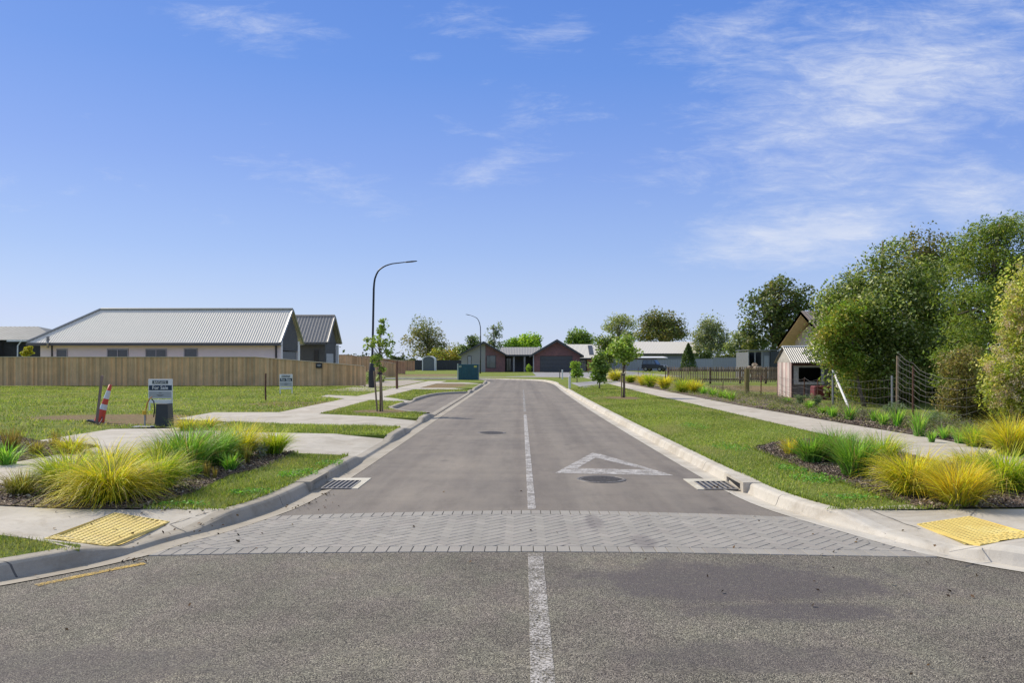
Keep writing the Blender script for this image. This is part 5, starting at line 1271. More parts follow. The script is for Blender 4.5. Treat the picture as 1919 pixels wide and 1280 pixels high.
# ================================================================== SALE SIGNS, CONE, PEDESTAL
M_NAVY = plain('navy_vinyl', (.012, .035, .075), .4, var=.05); M_SGREY = plain('grey_vinyl', (.40, .41, .43), .5, var=.03)
def text(s_, size, loc, mat, parent, sx=1, bold=.0):
    cu = bpy.data.curves.new('lettering', 'FONT'); cu.body = s_; cu.size = size; cu.align_x = 'CENTER'; cu.align_y = 'CENTER'; cu.extrude = .002; cu.offset = bold; cu.resolution_u = 3
    cu.materials.append(mat); tmp = bpy.data.objects.new('tmp', cu); me = bpy.data.meshes.new_from_object(tmp); bpy.data.objects.remove(tmp)
    o = bpy.data.objects.new('lettering', me); COL.objects.link(o)
    o.parent = parent; o.location = loc; o.rotation_euler = (R(90), 0, 0); o.scale = (sx, 1, 1); return o
def sale_sign(label, pxl, pxr, Z, top, z_bot_panel, z_bot_strip, legl, legr):
    xl, zt = P(pxl, top, Z); xr, zp = P(pxr, z_bot_panel, Z); zs = P(0, z_bot_strip, Z)[1]; W = xr-xl; cx = (xl+xr)/2; hh = zt-zp
    e = empty('sale_sign', (cx, Z, GZ), label, 'sign', 'sale signs on the lawn')
    for x in (xl+.02, xr-.02): a = MB(); a.box(x-.018, x+.018, Z, Z+.036, 0, zt); a.build('leg', M_WHITEP, e)
    a = MB(); a.bbox(xl, xr, Z-.02, Z, zp, zt, .004); a.build('panel', M_WHITEP, e)
    a = MB(); a.box(xl+.02, xr-.02, Z-.0235, Z-.0205, zp+.02, zp+.36*hh); a.build('panel', M_SGREY, e)
    a = MB(); a.box(xl+.02, xr-.005, Z-.0245, Z-.0205, zp+.42*hh, zp+.68*hh); a.build('banner', M_NAVY, e)
    a = MB(); a.box(cx-W*.33, cx+W*.33, Z-.0245, Z-.0205, zp+.755*hh, zp+.925*hh); a.build('banner', plain('slate_vinyl', (.05, .07, .085), .4), e)
    text('For Sale', hh*.25, (0, -.0265, zp+.55*hh-GZ), M_WHITEP, e, 1.0, .002)
    text('BAYLEYS', hh*.165, (0, -.0265, zp+.838*hh-GZ), M_WHITEP, e, 1.0, .001)
    a = MB()
    for k, wq in ((.27, .12), (.17, .3), (.12, .2)): a.box(cx-W*wq/2, cx+W*wq/2, Z-.0262, Z-.0238, zp+k*hh, zp+(k+.03)*hh)
    a.build('lettering', plain('grey_ink', (.16, .16, .17), .6), e)
    a = MB(); a.bbox(xl+.01, xr-.03, Z-.02, Z, zs, zp-.03, .004); a.build('lower_strip', M_WHITEP, e)
sale_sign('larger sale sign standing behind the dark service pedestal', 278.5, 323, 24.5, 710.5, 747, 755.5, 765, 768)
sale_sign('smaller distant sale sign close to the long pine fence', 524, 548, 37, 701.5, 724.5, 729.5, 737, 737)
# service pedestal
x, y = G(308, 798); e = empty('service_pedestal', (x, y, GZ), 'dark tapered service pedestal in front of the larger sale sign', 'utility box')
zt = H+(Y0-756)*y/F; w1, w2 = .155, .13; a = MB()
vs = [(x-w1, y-w1, .09), (x+w1, y-w1, .09), (x+w1, y+w1, .09), (x-w1, y+w1, .09), (x-w2, y-w2, zt-.03), (x+w2, y-w2, zt-.03), (x+w2, y+w2, zt-.03), (x-w2, y+w2, zt-.03)]
a.add(vs, [(3, 2, 1, 0), (4, 5, 6, 7), (0, 1, 5, 4), (1, 2, 6, 5), (2, 3, 7, 6), (3, 0, 4, 7)]); M_PED = plain('pedestal_plastic', (.035, .04, .038), .45, bump=.001)
a.build('body', M_PED, e); a = MB(); a.bbox(x-w2-.006, x+w2+.006, y-w2-.006, y+w2+.006, zt-.03, zt, .012); a.build('lid', M_PED, e)
a = MB(); a.box(x-.1, x+.1, y-w2-.012, y-w2-.02+.004, .2, .215); a.build('seam', M_BLACK, e)
# tap post and its hoses
x, y = G(271.5, 799); e = empty('tap_post', (x, y, GZ), 'short grey standpipe with yellow cap left of the dark pedestal', 'tap')
a = MB(); a.tube([(x, y, .05), (x, y, .37)], .018, 8); a.build('pipe', M_STEEL, e); a = MB(); a.tube([(x-.01, y, .36), (x-.01, y, .45)], .045, 8); a.build('cap', plain('yellow_plastic', (.7, .42, .02), .5), e)
x, y = G(268, 800); a = MB(); a.bbox(x-.2, x+.24, y-.14, y+.12, .09, .115, .01); o = a.build('meter_box_lid', M_STEEL); tag(o, 'flat grey meter lid in the soil below the yellow-capped standpipe', 'meter lid')
M_HOSE = plain('orange_cable', (.45, .16, .03), .6)
for (pts, m, nm, lb) in (([(273, 788), (273, 770), (276, 756), (281, 747), (285, 744)], M_HOSE, 'cable_loop', 'orange and black cable rising beside the larger sale sign'), ([(284, 748), (288, 752), (290, 765), (288, 782)], M_BLACK, 'cable_loop', 'dark cable end bending down left of the pedestal')):
    y = 19.6; a = MB(); a.tube([((px-X0)/F*y, y, max(.1, H+(Y0-py)*y/F)) for px, py in pts], .014, 6)
    tag(a.build(nm, m, smooth=True), lb, 'cable', 'loose service cables')
y = 20.0
a = MB(); a.tube([((px-X0)/F*y, y-.2*i, max(.11, H+(Y0-py)*y/F)) for i, (px, py) in enumerate([(188, 768), (198, 771), (207, 775), (215, 783), (218, 790), (222, 796)])], .012, 6)
tag(a.build('cable_loop', plain('purple_cable', (.12, .06, .08), .6), smooth=True), 'thin dark cable curling over the soil right of the cone', 'cable', 'loose service cables')
# traffic cone, leaning
x, y = G(185, 793); e = empty('traffic_cone', (x, y, GZ), 'tall leaning orange and white traffic cone on bare soil', 'traffic cone')
e.rotation_euler = (R(-4), R(15), R(10)); 
def lat(prof, n=20): a = MB(); a.lathe(0, 0, prof, n); return a
def loc_build(a, name, mat, parent, smooth=False): return a.build(name, mat, parent, smooth, rel=False)
M_OR = plain('cone_orange', (.62, .07, .03), .5, var=.1); M_REF = plain('reflective_white', (.66, .66, .66), .35, var=.06)
Hc = (793-721)*y/F; r0, r1 = .115, .035
def rr(t): return r0+(r1-r0)*t**.75
def band(t0, t1, ex=0): return [(rr(t0+(t1-t0)*i/4)+ex, .03+Hc*(t0+(t1-t0)*i/4)) for i in range(5)]
loc_build(lat(band(0, 1)+[(.001, .03+Hc)]), 'body', M_OR, e, True)
loc_build(lat(band(.33, .47, .003)), 'reflective_band', M_REF, e, True); loc_build(lat(band(.62, .84, .003)), 'reflective_band', M_REF, e, True)
a = MB(); a.bbox(-.22, .22, -.22, .22, -.01, .035, .02); loc_build(a, 'base', M_BLACK, e)
x, y = G(180, 796); a = MB(); a.tube([(x-.0, y, .05), (x+.14, y, H+(Y0-704)*y/F)], .035, 6); tag(a.build('timber_stake', mat_boards('grey_stake', (.26, .19, .17), usecol=False)), 'grey timber stake leaning against the traffic cone', 'stake')

# ================================================================== BUILDINGS
def corr(mb, E0, E1, up, top, per=.15, amp=.022, kind='trap', thick=.05):
    """ribbed roof sheet: eave E0->E1, slope vector up, top(u) = fraction of slope reached at u in 0..1"""
    E0, E1, up = Vector(E0), Vector(E1), Vector(up); d = E1-E0; L_ = d.length; nn = d.cross(up).normalized()
    if nn.z < 0: nn = -nn
    pts = []; n = int(L_/per)
    offs_ = [(0, 0), (.3, 0), (.42, 1), (.72, 1), (.84, 0)] if kind == 'trap' else [(0, 0), (.125, .3), (.25, .9), (.375, 1), (.5, .75), (.625, .2), (.8, 0)]
    for i in range(n+1):
        for o_, h in offs_:
            u = (i+o_)/(n+1)
            pts.append((u, h*amp))
    pts.append((1, 0)); vs = []
    for u, h in pts:
        b = E0+d*u+nn*h; vs += [b, b+up*max(.001, top(u)), E0+d*u-nn*thick]
    fs = []
    for i in range(len(pts)-1):
        fs.append((3*i, 3*i+3, 3*i+4, 3*i+1)); fs.append((3*i+2, 3*i+5, 3*i+3, 3*i))
    mb.add(vs, fs); return mb
M_ROOFW = plain('roof_steel_pale', (.72, .67, .58), .6, 0, var=.05, spec=.3); M_ROOFD = plain('roof_steel_grey', (.33, .31, .28), .5, 0, var=.06)
M_ROOFDD = plain('roof_dark', (.13, .14, .14), .6, var=.2, scale=1.5); M_RENDER = plain('white_render', (.86, .82, .78), .8, var=.03, scale=2)
M_DCLAD = mat_boards('dark_cladding', (.11, .11, .115), usecol=False, var=.12); M_FASC = plain('fascia_grey', (.10, .10, .105), .5); M_FRAME = plain('aluminium_frame', (.34, .34, .35), .4, .4)
def window(e, x0, x1, Z, z0, z1, mullions=0, mat=M_FRAME, glass=M_GLASS, t=.06):
    a = MB(); a.box(x0, x1, Z-.05, Z-.005, z1-t, z1); a.box(x0, x1, Z-.05, Z-.005, z0, z0+t); a.box(x0, x0+t, Z-.05, Z-.005, z0+t, z1-t); a.box(x1-t, x1, Z-.05, Z-.005, z0+t, z1-t)
    for i in range(mullions): xm = x0+(x1-x0)*(i+1)/(mullions+1); a.box(xm-t/2, xm+t/2, Z-.049, Z-.006, z0+t, z1-t)
    f_ = a.build('window', mat, e); b = MB(); b.box(x0+t*.7, x1-t*.7, Z-.02, Z-.0065, z0+t*.7, z1-t*.7); inv = b.build('pane', glass, None)
    inv.parent = f_; me = inv.data; w_ = world_of(e).inverted()
    for v in me.vertices: v.co = w_ @ v.co
    return f_
# --- white house behind the long pine fence
Zf, Zr, Zb = 51.0, 53.7, 56.4; xE, xG = -30.5, -14.84; zE, zR = 2.72, 4.92; hip = 3.2
e = empty('house', (-22.5, 53.7, GZ), 'long white house with pale ribbed roof behind the long pine fence', 'house')
a = MB(); a.box(xE+.55, xG-.12, Zf+.5, Zf+.62, 0, zE+.02); a.box(xE+.55, xE+.67, Zf+.62, Zb-.5, 0, zE); a.box(xE+.55, xG-.12, Zb-.62, Zb-.5, 0, zE); a.box(xG-.5, xG-.12, Zf+.62, Zf+.85, 0, zE+.25); a.box(xG-.5, xG-.12, Zb-.95, Zb-.62, 0, zE+.2)
a.build('wall', M_RENDER, e)
a = MB(); a.prismx([(Zf+.85, 2.25), (Zb-.95, 2.25), (Zb-.95, zE+.5), (Zr, zR-.16), (Zf+.85, zE+.55)], xG-.30, xG-.16); a.build('gable_cladding', M_DCLAD, e)
a = MB(); a.box(xG-.34, xG-.24, Zf+.85, Zb-.95, .1, 2.2); a.build('garage_door', plain('garage_grey', (.16, .16, .165), .5), e)
slope = (0, Zr-Zf, zR-zE); W_ = xG-xE
a = corr(MB(), (xE, Zf, zE), (xG, Zf, zE), slope, lambda u: min(1, u*W_/hip),   .152, .02, 'wave'); a.build('roof', M_ROOFW, e)
a = corr(MB(), (xG, Zb, zE), (xE, Zb, zE), (0, Zr-Zb, zR-zE), lambda u: min(1, (1-u)*W_/hip),   .152, .02, 'wave'); a.build('roof', M_ROOFW, e)
a = MB(); a.add([(xE, Zf, zE), (xE, Zb, zE), (xE+hip, Zr, zR)], [(0, 2, 1)]); a.build('roof', M_ROOFW, e)
a = MB(); a.tube([(xE, Zf, zE+.06), (xE+hip, Zr, zR+.06), ], .07, 6); a.tube([(xE+hip, Zr, zR+.05), (xG, Zr, zR+.05)], .08, 6); a.tube([(xG, Zf, zE+.02), (xG, Zr, zR+.02), (xG, Zb, zE+.02)], .07, 4); a.build('ridge_cap', plain('ridge_metal', (.34, .34, .33), .4, .4), e)
a = MB(); a.box(xE, xG, Zf-.1, Zf+.02, zE-.17, zE-.01); a.box(xE, xG, Zf+.02, Zf+.5, zE-.17, zE-.15); a.build('gutter', M_FASC, e)
def hx(px): return (px-X0)/F*(Zf+.5)
for l, r_, t, mu in ((106, 127, 654, 0), (201, 241, 654, 1), (273, 313, 654, 1), (345, 371, 653, 0)):
    window(e, hx(l), hx(r_), Zf+.5, 1.3, H+(Y0-t)*(Zf+.5)/F, mu)
a = MB(); x = hx(97); a.box(x, x+.07, Zf+.42, Zf+.5, 0, zE-.17); x = hx(516.5); a.box(x, x+.1, Zf+.38, Zf+.5, 0, zE-.17); a.build('downpipe', M_CHAR, e)
a = MB(); x = (92.5-X0)/F*(Zf); a.tube([(x, Zf-.16, 2.4), (x, Zf-.16, 3.05)], .07, 8); 
for k in range(3): a.lathe(x, Zf-.16, [(.1, 2.85+k*.1), (.13, 2.87+k*.1), (.07, 2.92+k*.1)], 10)
a.build('flue', M_STEEL, e, smooth=True)
# --- dark house with wide-ribbed roof
Zf, Zr, Zb = 60.0, 62.3, 64.6; xG = -14.05; xE = -24; zE = H+(Y0-642)*Zf/F; zR = H+(Y0-593)*Zr/F
e = empty('house', (-19, 62.3, GZ), 'dark clad house with wide-ribbed grey roof right of the white one', 'house')
a = MB(); a.box(xE, xG-.3, Zf+.5, Zb-.5, 0, zE+.02); a.prismx([(Zf+.5, zE), (Zb-.5, zE), (Zr, zR-.3)], xG-.5, xG-.3); a.build('wall', M_DCLAD, e)
a = corr(MB(), (xE, Zf, zE), (xG, Zf, zE), (0, Zr-Zf, zR-zE), lambda u: 1, .235, .05); a.build('roof', M_ROOFD, e)
a = corr(MB(), (xG, Zb, zE), (xE, Zb, zE), (0, Zr-Zb, zR-zE), lambda u: 1, .235, .05); a.build('roof', M_ROOFD, e)
a = MB(); a.tube([(xE, Zr, zR+.05), (xG, Zr, zR+.05)], .09, 6); a.tube([(xG, Zf, zE+.02), (xG, Zr, zR+.02), (xG, Zb, zE+.02)], .08, 4); a.build('ridge_cap', M_ROOFD, e)
a = MB(); a.box(xE, xG, Zf-.1, Zf+.02, zE-.15, zE-.01); a.build('gutter', M_CHAR, e)
a = MB(); a.box(xG-1.1, xG-.8, Zf+.42, Zf+.5, .3, 2.4); a.build('door', M_BLACK, e)
a = MB(); a.box(xG-.3, xG-.27, Zf+.8, Zb-1.6, 1.2, 2.15); a.build('window', plain('pale_blind', (.42, .42, .42), .5), e)
a = MB(); a.box(xG-.31, xG-.1, Zb-.7, Zb-.45, 0, zE-.1); a.build('pier', M_WHITEP, e)
# --- dark weatherboard house at far left
Z0 = 66; xa, xb = -52, -36.9; zE = H+(Y0-637)*Z0/F; zR = H+(Y0-612)*71/F
e = empty('house', (-45, 70, GZ), 'dark weatherboard house with low grey roof at the far left edge', 'house')
a = MB(); a.box(xa, xb-.4, Z0+.4, Z0+9, 0, zE); a.box(xa, -41.6, Z0-.6, Z0+.4, 0, zE-.2); a.build('wall', mat_boards('black_stained_board', (.06, .058, .06), usecol=False), e)
a = corr(MB(), (xa, Z0, zE), (xb, Z0, zE), (0, 5, zR-zE), lambda u: min(1, (1-u)*(xb-xa)/4.6), .4, .012); a.build('roof', M_ROOFDD, e)
a = MB(); a.add([(xb, Z0, zE), (xb, Z0+10, zE), (xb-4.6, Z0+5, zR)], [(0, 1, 2)]); a.add([(xa, Z0+10, zE), (xb, Z0+10, zE), (xb-4.6, Z0+5, zR), (xa, Z0+5, zR)], [(3, 2, 1, 0)]); a.build('roof', M_ROOFDD, e)
a = MB(); a.box(-41.0, xb, Z0-.12, Z0, zE-.14, zE-.01); a.build('gutter', M_WHITEP, e)
a = MB(); q = lambda px, py: ((px-X0)/F*Z0, Z0-.05, H+(Y0-py)*Z0/F); a.tube([q(41, 637), q(40, 640), q(34, 648), q(33.5, 672)], .055, 7); a.build('downpipe', M_WHITEP, e)
# --- brick and plaster house closing the street
e = empty('house', (0, 118, GZ), 'brick and plaster house with two dark gables facing down the street', 'house')
M_BRICK = mat_brick(); M_PLAST = plain('beige_plaster', (.36, .34, .31), .85, var=.04)
def gz(Z): return lambda px, py: P(px, py, Z)
g = gz(116); xl, zl = g(860, 664); xp, zp = g(907, 639.5); xr, zr = g(951, 665)
xw = g(864.5, 0)[0]; xs = g(909.5, 0)[0]; xwr = g(946, 0)[0]
def zroof(x): return zl+(zp-zl)*(x-xl)/(xp-xl) if x < xp else zp+(zr-zp)*(x-xp)/(xr-xp)
a = MB(); a.prism([(xw, 0), (xs, 0), (xs, zroof(xs)-.1), (xp, zp-.1), (xw, zroof(xw)-.05)], 116.2, 124); a.build('wall', M_PLAST, e)
a = MB(); a.prism([(xs, 0), (xwr, 0), (xwr, zroof(xwr)-.1), (xs, zroof(xs)-.1)], 116.25, 124); a.build('brick_wall', M_BRICK, e)
def gable_roof(xl, zl, xp, zp, xr, zr, Y_0, Y_1, t=.22):
    a = MB(); a.prism([(xl, zl-.02), (xp, zp-.02), (xr, zr-.02), (xr, zr-.02-t), (xp, zp-.02-t*1.3), (xl, zl-.02-t)], Y_0, Y_1); return a
gable_roof(xl, zl, xp, zp, xr, zr, 115.6, 124.4).build('roof', M_CHAR, e)
window(e, g(876, 0)[0], g(883.5, 0)[0], 116.2, g(0, 684)[1], g(0, 667)[1], 0, M_CHAR, mat_glass('sky_glass', (.3, .32, .34)))
window(e, g(911.5, 0)[0], g(929, 0)[0], 116.25, g(0, 690)[1], g(0, 666)[1], 0, M_CHAR, mat_glass('blind_glass', (.12, .125, .12)))
g2 = gz(114); xl, zl = g2(993, 665.5); xp, zp = g2(1043.5, 635.5); xr, zr = g2(1093.5, 666)
a = MB(); x0 = g2(1000, 0)[0]; x1 = g2(1087, 0)[0]; xd0, xd1, zd = g2(1012, 0)[0], g2(1073, 0)[0], g2(0, 667)[1]
zz0 = zl+(zp-zl)*(x0-xl)/(xp-xl)-.3; zz1 = zr+(zp-zr)*(xr-x1)/(xr-xp)-.3
a.box(x0, xd0, 114.2, 122, 0, zd); a.box(xd1, x1, 114.2, 122, 0, zd); a.prism([(x0, zd), (x1, zd), (x1, zz1), (xp, zp-.35), (x0, zz0)], 114.2, 122); a.build('brick_wall', M_BRICK, e)
gable_roof(xl, zl, xp, zp, xr, zr, 113.3, 122.5, .28).build('roof', M_CHAR, e)
a = MB()
for k in range(4): a.bbox(xd0, xd1, 114.3, 114.36, .12+k*(zd-.12)/4+.01, .12+(k+1)*(zd-.12)/4-.01, .01)
a.box(xd0, xd1, 114.37, 114.45, 0, zd)
a.build('garage_door', plain('garage_dark', (.075, .078, .08), .45), e)
a = MB(); x = g2(1000.5, 0)[0]; a.box(x-.12, x+.02, 113.9, 114.05, 0, zl); a.build('downpipe', plain('pale_pipe', (.4, .4, .42), .5), e)
g3 = gz(118); x0, x1 = g3(944, 0)[0], g3(1000, 0)[0]; zE = g3(0, 665)[1]; zR = P(0, 651, 122)[1]
a = corr(MB(), (x0-.5, 117.4, zE), (x1+1, 117.4, zE), (0, 4.5, zR-zE), lambda u: 1, .24, .03); a.build('roof', M_ROOFD, e)
a = MB(); a.box(x0, x1, 119.5, 119.7, 0, zE); a.build('porch_wall', plain('porch_grey', (.12, .115, .125), .7), e)
a = MB(); a.box(x0-.5, x1+.5, 117.35, 117.45, zE-.22, zE-.01); a.build('gutter', M_CHAR, e)
window(e, P(949, 0, 119.5)[0], P(958, 0, 119.5)[0], 119.5, .15, P(0, 671, 119.5)[1], 1, M_BLACK, mat_glass('door_glass', (.25, .26, .28)))
a = MB(); a.box(P(984, 0, 119.4)[0], P(997, 0, 119.4)[0], 119.3, 119.5, 0, 2.3); a.build('door', M_BLACK, e)
for p in (963, 983): x = P(p, 0, 117.8)[0]; a = MB(); a.box(x-.12, x+.12, 117.6, 117.85, 0, zE-.2); a.build('pillar', plain('pale_stone', (.4, .39, .38), .8), e)
# --- pale roofed neighbour with timber entry
e = empty('house', (10.5, 128, GZ), 'pale roofed house with orange timber entry wall right of the garage', 'house')
Zf = 125; x0 = P(1083, 0, Zf)[0]; x1 = P(1140, 0, Zf)[0]; zE = P(0, 671, Zf)[1]; zR = P(0, 645.5, 129.5)[1]
a = corr(MB(), (x0-2, Zf, zE), (x1, Zf, zE), (0, 4.5, zR-zE), lambda u: 1, .2, .02); a.build('roof', M_ROOFW, e)
a = MB(); a.box(x0-2, x1-.3, Zf+.9, Zf+8, 0, zE); a.build('wall', M_FASC, e)
a = MB(); a.box(P(1101, 0, Zf)[0], P(1113, 0, Zf)[0], Zf+.5, Zf+.9, 0, zE-.25); a.build('timber_wall', mat_boards('cedar', (.50, .26, .11), usecol=False), e)
a = MB(); a.box(x0-2, x1, Zf-.08, Zf+.05, zE-.16, zE-.01); a.build('gutter', M_CHAR, e)
window(e, P(1089, 0, Zf)[0], P(1097.5, 0, Zf)[0], Zf+.9, .2, P(0, 676, Zf)[1], 1, M_WHITEP, mat_glass('entry_glass', (.1, .12, .14)))
sv = Vector((0, 4.5, zR-zE)); nn = Vector((0, -(zR-zE), 4.5)).normalized(); a = MB(); xs0, xs1 = P(1104.5, 0, 126)[0], P(1112.5, 0, 126)[0]
p0 = Vector((xs0, Zf, zE))+sv*.22+nn*.06; d = Vector((xs1-xs0, 0, 0)); u = sv*.68; a.add([p0, p0+d, p0+d+u, p0+u, p0-nn*.05, p0+d-nn*.05, p0+d+u-nn*.05, p0+u-nn*.05], [(0, 1, 2, 3), (4, 5, 1, 0), (5, 6, 2, 1), (7, 4, 0, 3), (6, 7, 3, 2)]); a.build('solar_panel', mat_glass('solar', (.04, .045, .06)), e)
# --- long low house
e = empty('house', (24, 154, GZ), 'long low grey house with plain pale roof behind the grey fence', 'house')
Zf = 150; x0 = P(1150, 0, Zf)[0]; x1 = P(1312, 0, Zf)[0]; zE = P(0, 662.5, Zf)[1]; zR = P(0, 640.5, 155)[1]; xr_ = P(1306.5, 0, 155)[0]
a = corr(MB(), (x0, Zf, zE), (x1, Zf, zE), (0, 5, zR-zE), lambda u: 1, .3, .02); 
a.build('roof', M_ROOFW, e)
a = MB(); a.box(x0+.5, x1-.4, Zf+.6, Zf+9, 0, zE); a.build('wall', plain('blue_grey_wall', (.27, .28, .31), .8, var=.05), e); a = MB(); a.box(x0, x1, Zf-.1, Zf+.03, zE-.22, zE-.01); a.build('gutter', M_BLACK, e)
x0 = P(1184, 0, 140)[0]; x1 = P(1249, 0, 140)[0]; xm = P(1232, 0, 140)[0]; z1 = P(0, 670, 140)[1]; z0 = P(0, 677, 140)[1]
e = empty('lean_to_shed', (21, 142, GZ), 'low lean-to with reddish and tan front above the grey fence', 'shed')
a = MB(); a.box(x0, xm, 140.2, 144, 0, z1-.15); a.build('wall', plain('maroon_wall', (.12, .055, .05), .8), e); a = MB(); a.box(xm, x1-.1, 140.15, 144, 0, z1-.15); a.build('end_wall', plain('tan_wall', (.33, .25, .17), .8), e)
a = MB(); a.prismx([(139.8, z1-.12), (144.5, z1+.12), (144.5, z1+.2), (139.8, z1-.02)], x0-.3, x1+.2); a.build('roof', M_WHITEP, e)
# --- grey shed with open bays
Z = 72; e = empty('garden_shed', (29, 74, GZ), 'grey shed with two dark open bays and a side door', 'shed')
xa, z1 = P(1402, 657, Z); x1 = P(1428, 0, Z)[0]; x2 = P(1443, 0, Z)[0]; z1b = P(0, 656, Z)[1]; M_SHED = plain('shed_grey', (.16, .165, .17), .6)
a = MB(); a.box(xa, x2, Z, Z+.08, z1-.12, z1); a.box(xa, xa+.08, Z, Z+.08, 0, z1-.12); xm = (xa+x1)/2; a.box(xm-.04, xm+.04, Z, Z+.08, 0, z1-.12); a.box(x1-.05, x1+.05, Z, Z+.08, 0, z1-.12); a.box(xa, xm, Z+.01, Z+.07, .75, .83); a.build('frame', plain('shed_frame', (.3, .3, .29), .6), e)
a = MB(); a.box(x1+.05, x2, Z, Z+4, 0, z1-.13); a.box(xa, x1+.05, Z+3.9, Z+4, 0, z1-.13); a.box(xa, xa+.05, Z+.08, Z+3.9, 0, z1-.13); a.build('wall', M_SHED, e)
a = MB(); a.box(x2, P(1466, 0, Z)[0], Z-.2, Z+4, 0, z1-.06); a.build('side_wall', plain('shed_dark', (.04, .045, .047), .6), e)
a = MB(); a.box(P(1432, 0, Z)[0], P(1441.5, 0, Z)[0], Z-.03, Z, .1, P(0, 667, Z)[1]); a.build('door', plain('door_grey', (.32, .33, .33), .6), e)
a = MB(); a.box(xa-.05, P(1466.5, 0, Z)[0], Z-.25, Z+4.1, z1+.003, z1+.07); a.build('roof', M_SHED, e)
for k, (px, lb) in enumerate(((1418, 'pale firewood heap behind the pickets at the left of the grey shed'),)):
    pts = np.array([[P(px+rng.normal()*9-6, 0, 70)[0], 69.5+rng.normal()*.4, abs(rng.normal())*.38+.15] for _ in range(260)])
    sz = np.maximum(0, 1.25-np.abs(pts[:, 0]-pts[:, 0].mean())*.7); pts[:, 2] = .12+rng.random(260)*sz
    V, Fq, Cc = leaves(pts, .4, palette([(.45, .34, .22), (.3, .22, .15), (.55, .45, .33)], rng.integers(0, 3, 260)), .1, .5); c0 = pts.mean(0); c0[2] = GZ
    o = fast('wood_pile', V-c0, Fq, Cc, plain('split_wood', (1, 1, 1), .9, usecol=True)); o.location = c0; tag(o, lb, 'wood pile', kind='thing')
# --- old grey house, gable towards the street
e = empty('house', (18, 45, GZ), 'old weathered grey board house with deep eaves behind the trees', 'house')
xg = 15.25; Zp = 45; zP = H+(Y0-583)*Zp/F; hw = 4.1; zEv = 2.55; M_OLD = mat_boards('weathered_board', (.60, .55, .49), usecol=False)
a = MB(); a.prismx([(Zp-3.4, 0), (Zp+3.4, 0), (Zp+3.4, zEv+.35), (Zp, zP-.45), (Zp-3.4, zEv+.35)], xg+.75, xg+8); a.build('wall', M_OLD, e)
sl = zP-zEv
for sg in (-1, 1):
    a = corr(MB(), (xg, Zp+sg*hw, zEv), (xg+9, Zp+sg*hw, zEv), (0, -sg*hw, sl), lambda u: 1, .16, .02, 'wave', .03); a.build('roof', plain('old_iron_roof', (.20, .165, .145), .6, .2, var=.2, scale=2), e)
    a = MB(); n_ = Vector((0, sg*sl, hw)).normalized()*.09; p = [Vector((xg, Zp+sg*hw, zEv)), Vector((xg, Zp, zP)), Vector((xg+.95, Zp, zP)), Vector((xg+.95, Zp+sg*hw, zEv))]
    a.add([q_-n_ for q_ in p], [(0, 1, 2, 3), (3, 2, 1, 0)]); a.build('soffit', plain('cream_soffit', (.75, .66, .48), .8), e)
    a = MB(); b0, b1 = Vector((xg-.02, Zp+sg*hw, zEv-.02)), Vector((xg-.02, Zp, zP)); dn = Vector((0, 0, -.2))
    a.add([b0, b1, b1+dn, b0+dn, b0-Vector((.03, 0, 0)), b1-Vector((.03, 0, 0)), b1+dn-Vector((.03, 0, 0)), b0+dn-Vector((.03, 0, 0))], [(4, 5, 6, 7), (7, 6, 5, 4), (0, 1, 5, 4), (3, 2, 6, 7)]); a.build('barge_board', plain('barge_paint', (.42, .33, .28), .7, var=.2), e)
# --- small hut by the wire fence
e = empty('small_hut', (12.2, 34, GZ), 'little weathered hut with iron roof and open dark window', 'hut')
Zf = 33.2; x0 = (1484.5-X0)/F*Zf; x1 = (1566-X0)/F*Zf; Zb = 35.0; zt = P(0, 679, Zf)[1]; zb_ = GZ
M_FADE = mat_boards('faded_red_board', (.50, .445, .405), var=.3); M_OLD2 = mat_boards('grey_board', (.17, .165, .165), usecol=False)
wx0, wx1 = (1487-X0)/F*Zf, (1544-X0)/F*Zf; wz0, wz1 = P(0, 721, Zf)[1], P(0, 683, Zf)[1]; t = .12
a = MB(); a.box(x0, x1, Zf, Zf+.04, zb_-.1, wz0); a.box(wx1, x1, Zf, Zf+.04, wz0, zt); a.box(x0, wx1, Zf, Zf+.04, wz1, zt); a.box(x1-.04, x1, Zf+.04, Zb, 0, zt); a.box(x0, x1, Zb-.04, Zb, 0, zt)
a.build('wall', M_OLD2, e)
a = MB()
for k in range(7):
    ya_ = Zf-.01+k*(Zb-Zf)/7; g = (.75, 1.25, .95, 1.35, .7, 1.1, .9)[k]; a.cur = (g*(1.15 if k % 2 == 0 else .98), g*.98, g); a.box(x0-.03-.006*(k % 2), x0-.003, ya_+.004, ya_+(Zb-Zf)/7-.004, zb_-.1, zt+.02)
a.build('side_wall', M_FADE, e)
a = MB(); a.box(wx0, wx1, Zf-.04, Zf-.002, wz1-t, wz1); a.box(wx0, wx1, Zf-.04, Zf-.002, wz0, wz0+t*.9); a.box(wx0, wx0+t*1.6, Zf-.04, Zf-.002, wz0+t*.9, wz1-t); a.box(wx1-t, wx1, Zf-.04, Zf-.002, wz0+t*.9, wz1-t); a.build('window_frame', plain('peeling_white', (.50, .50, .48), .8, var=.25, scale=12), e)
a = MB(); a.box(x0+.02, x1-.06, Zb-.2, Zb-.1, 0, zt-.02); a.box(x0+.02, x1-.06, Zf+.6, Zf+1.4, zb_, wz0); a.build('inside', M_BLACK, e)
zR2 = P(0, 650, 34.1)[1]; xr0 = (1472-X0)/F*34.1
a = MB(); a.prismx([(Zf-.05, zt), (Zb+.05, zt), (34.1, zR2-.08)], x0-.04, x0+.0); a.build('gable_board', plain('pale_board', (.46, .43, .37), .8, var=.2), e)
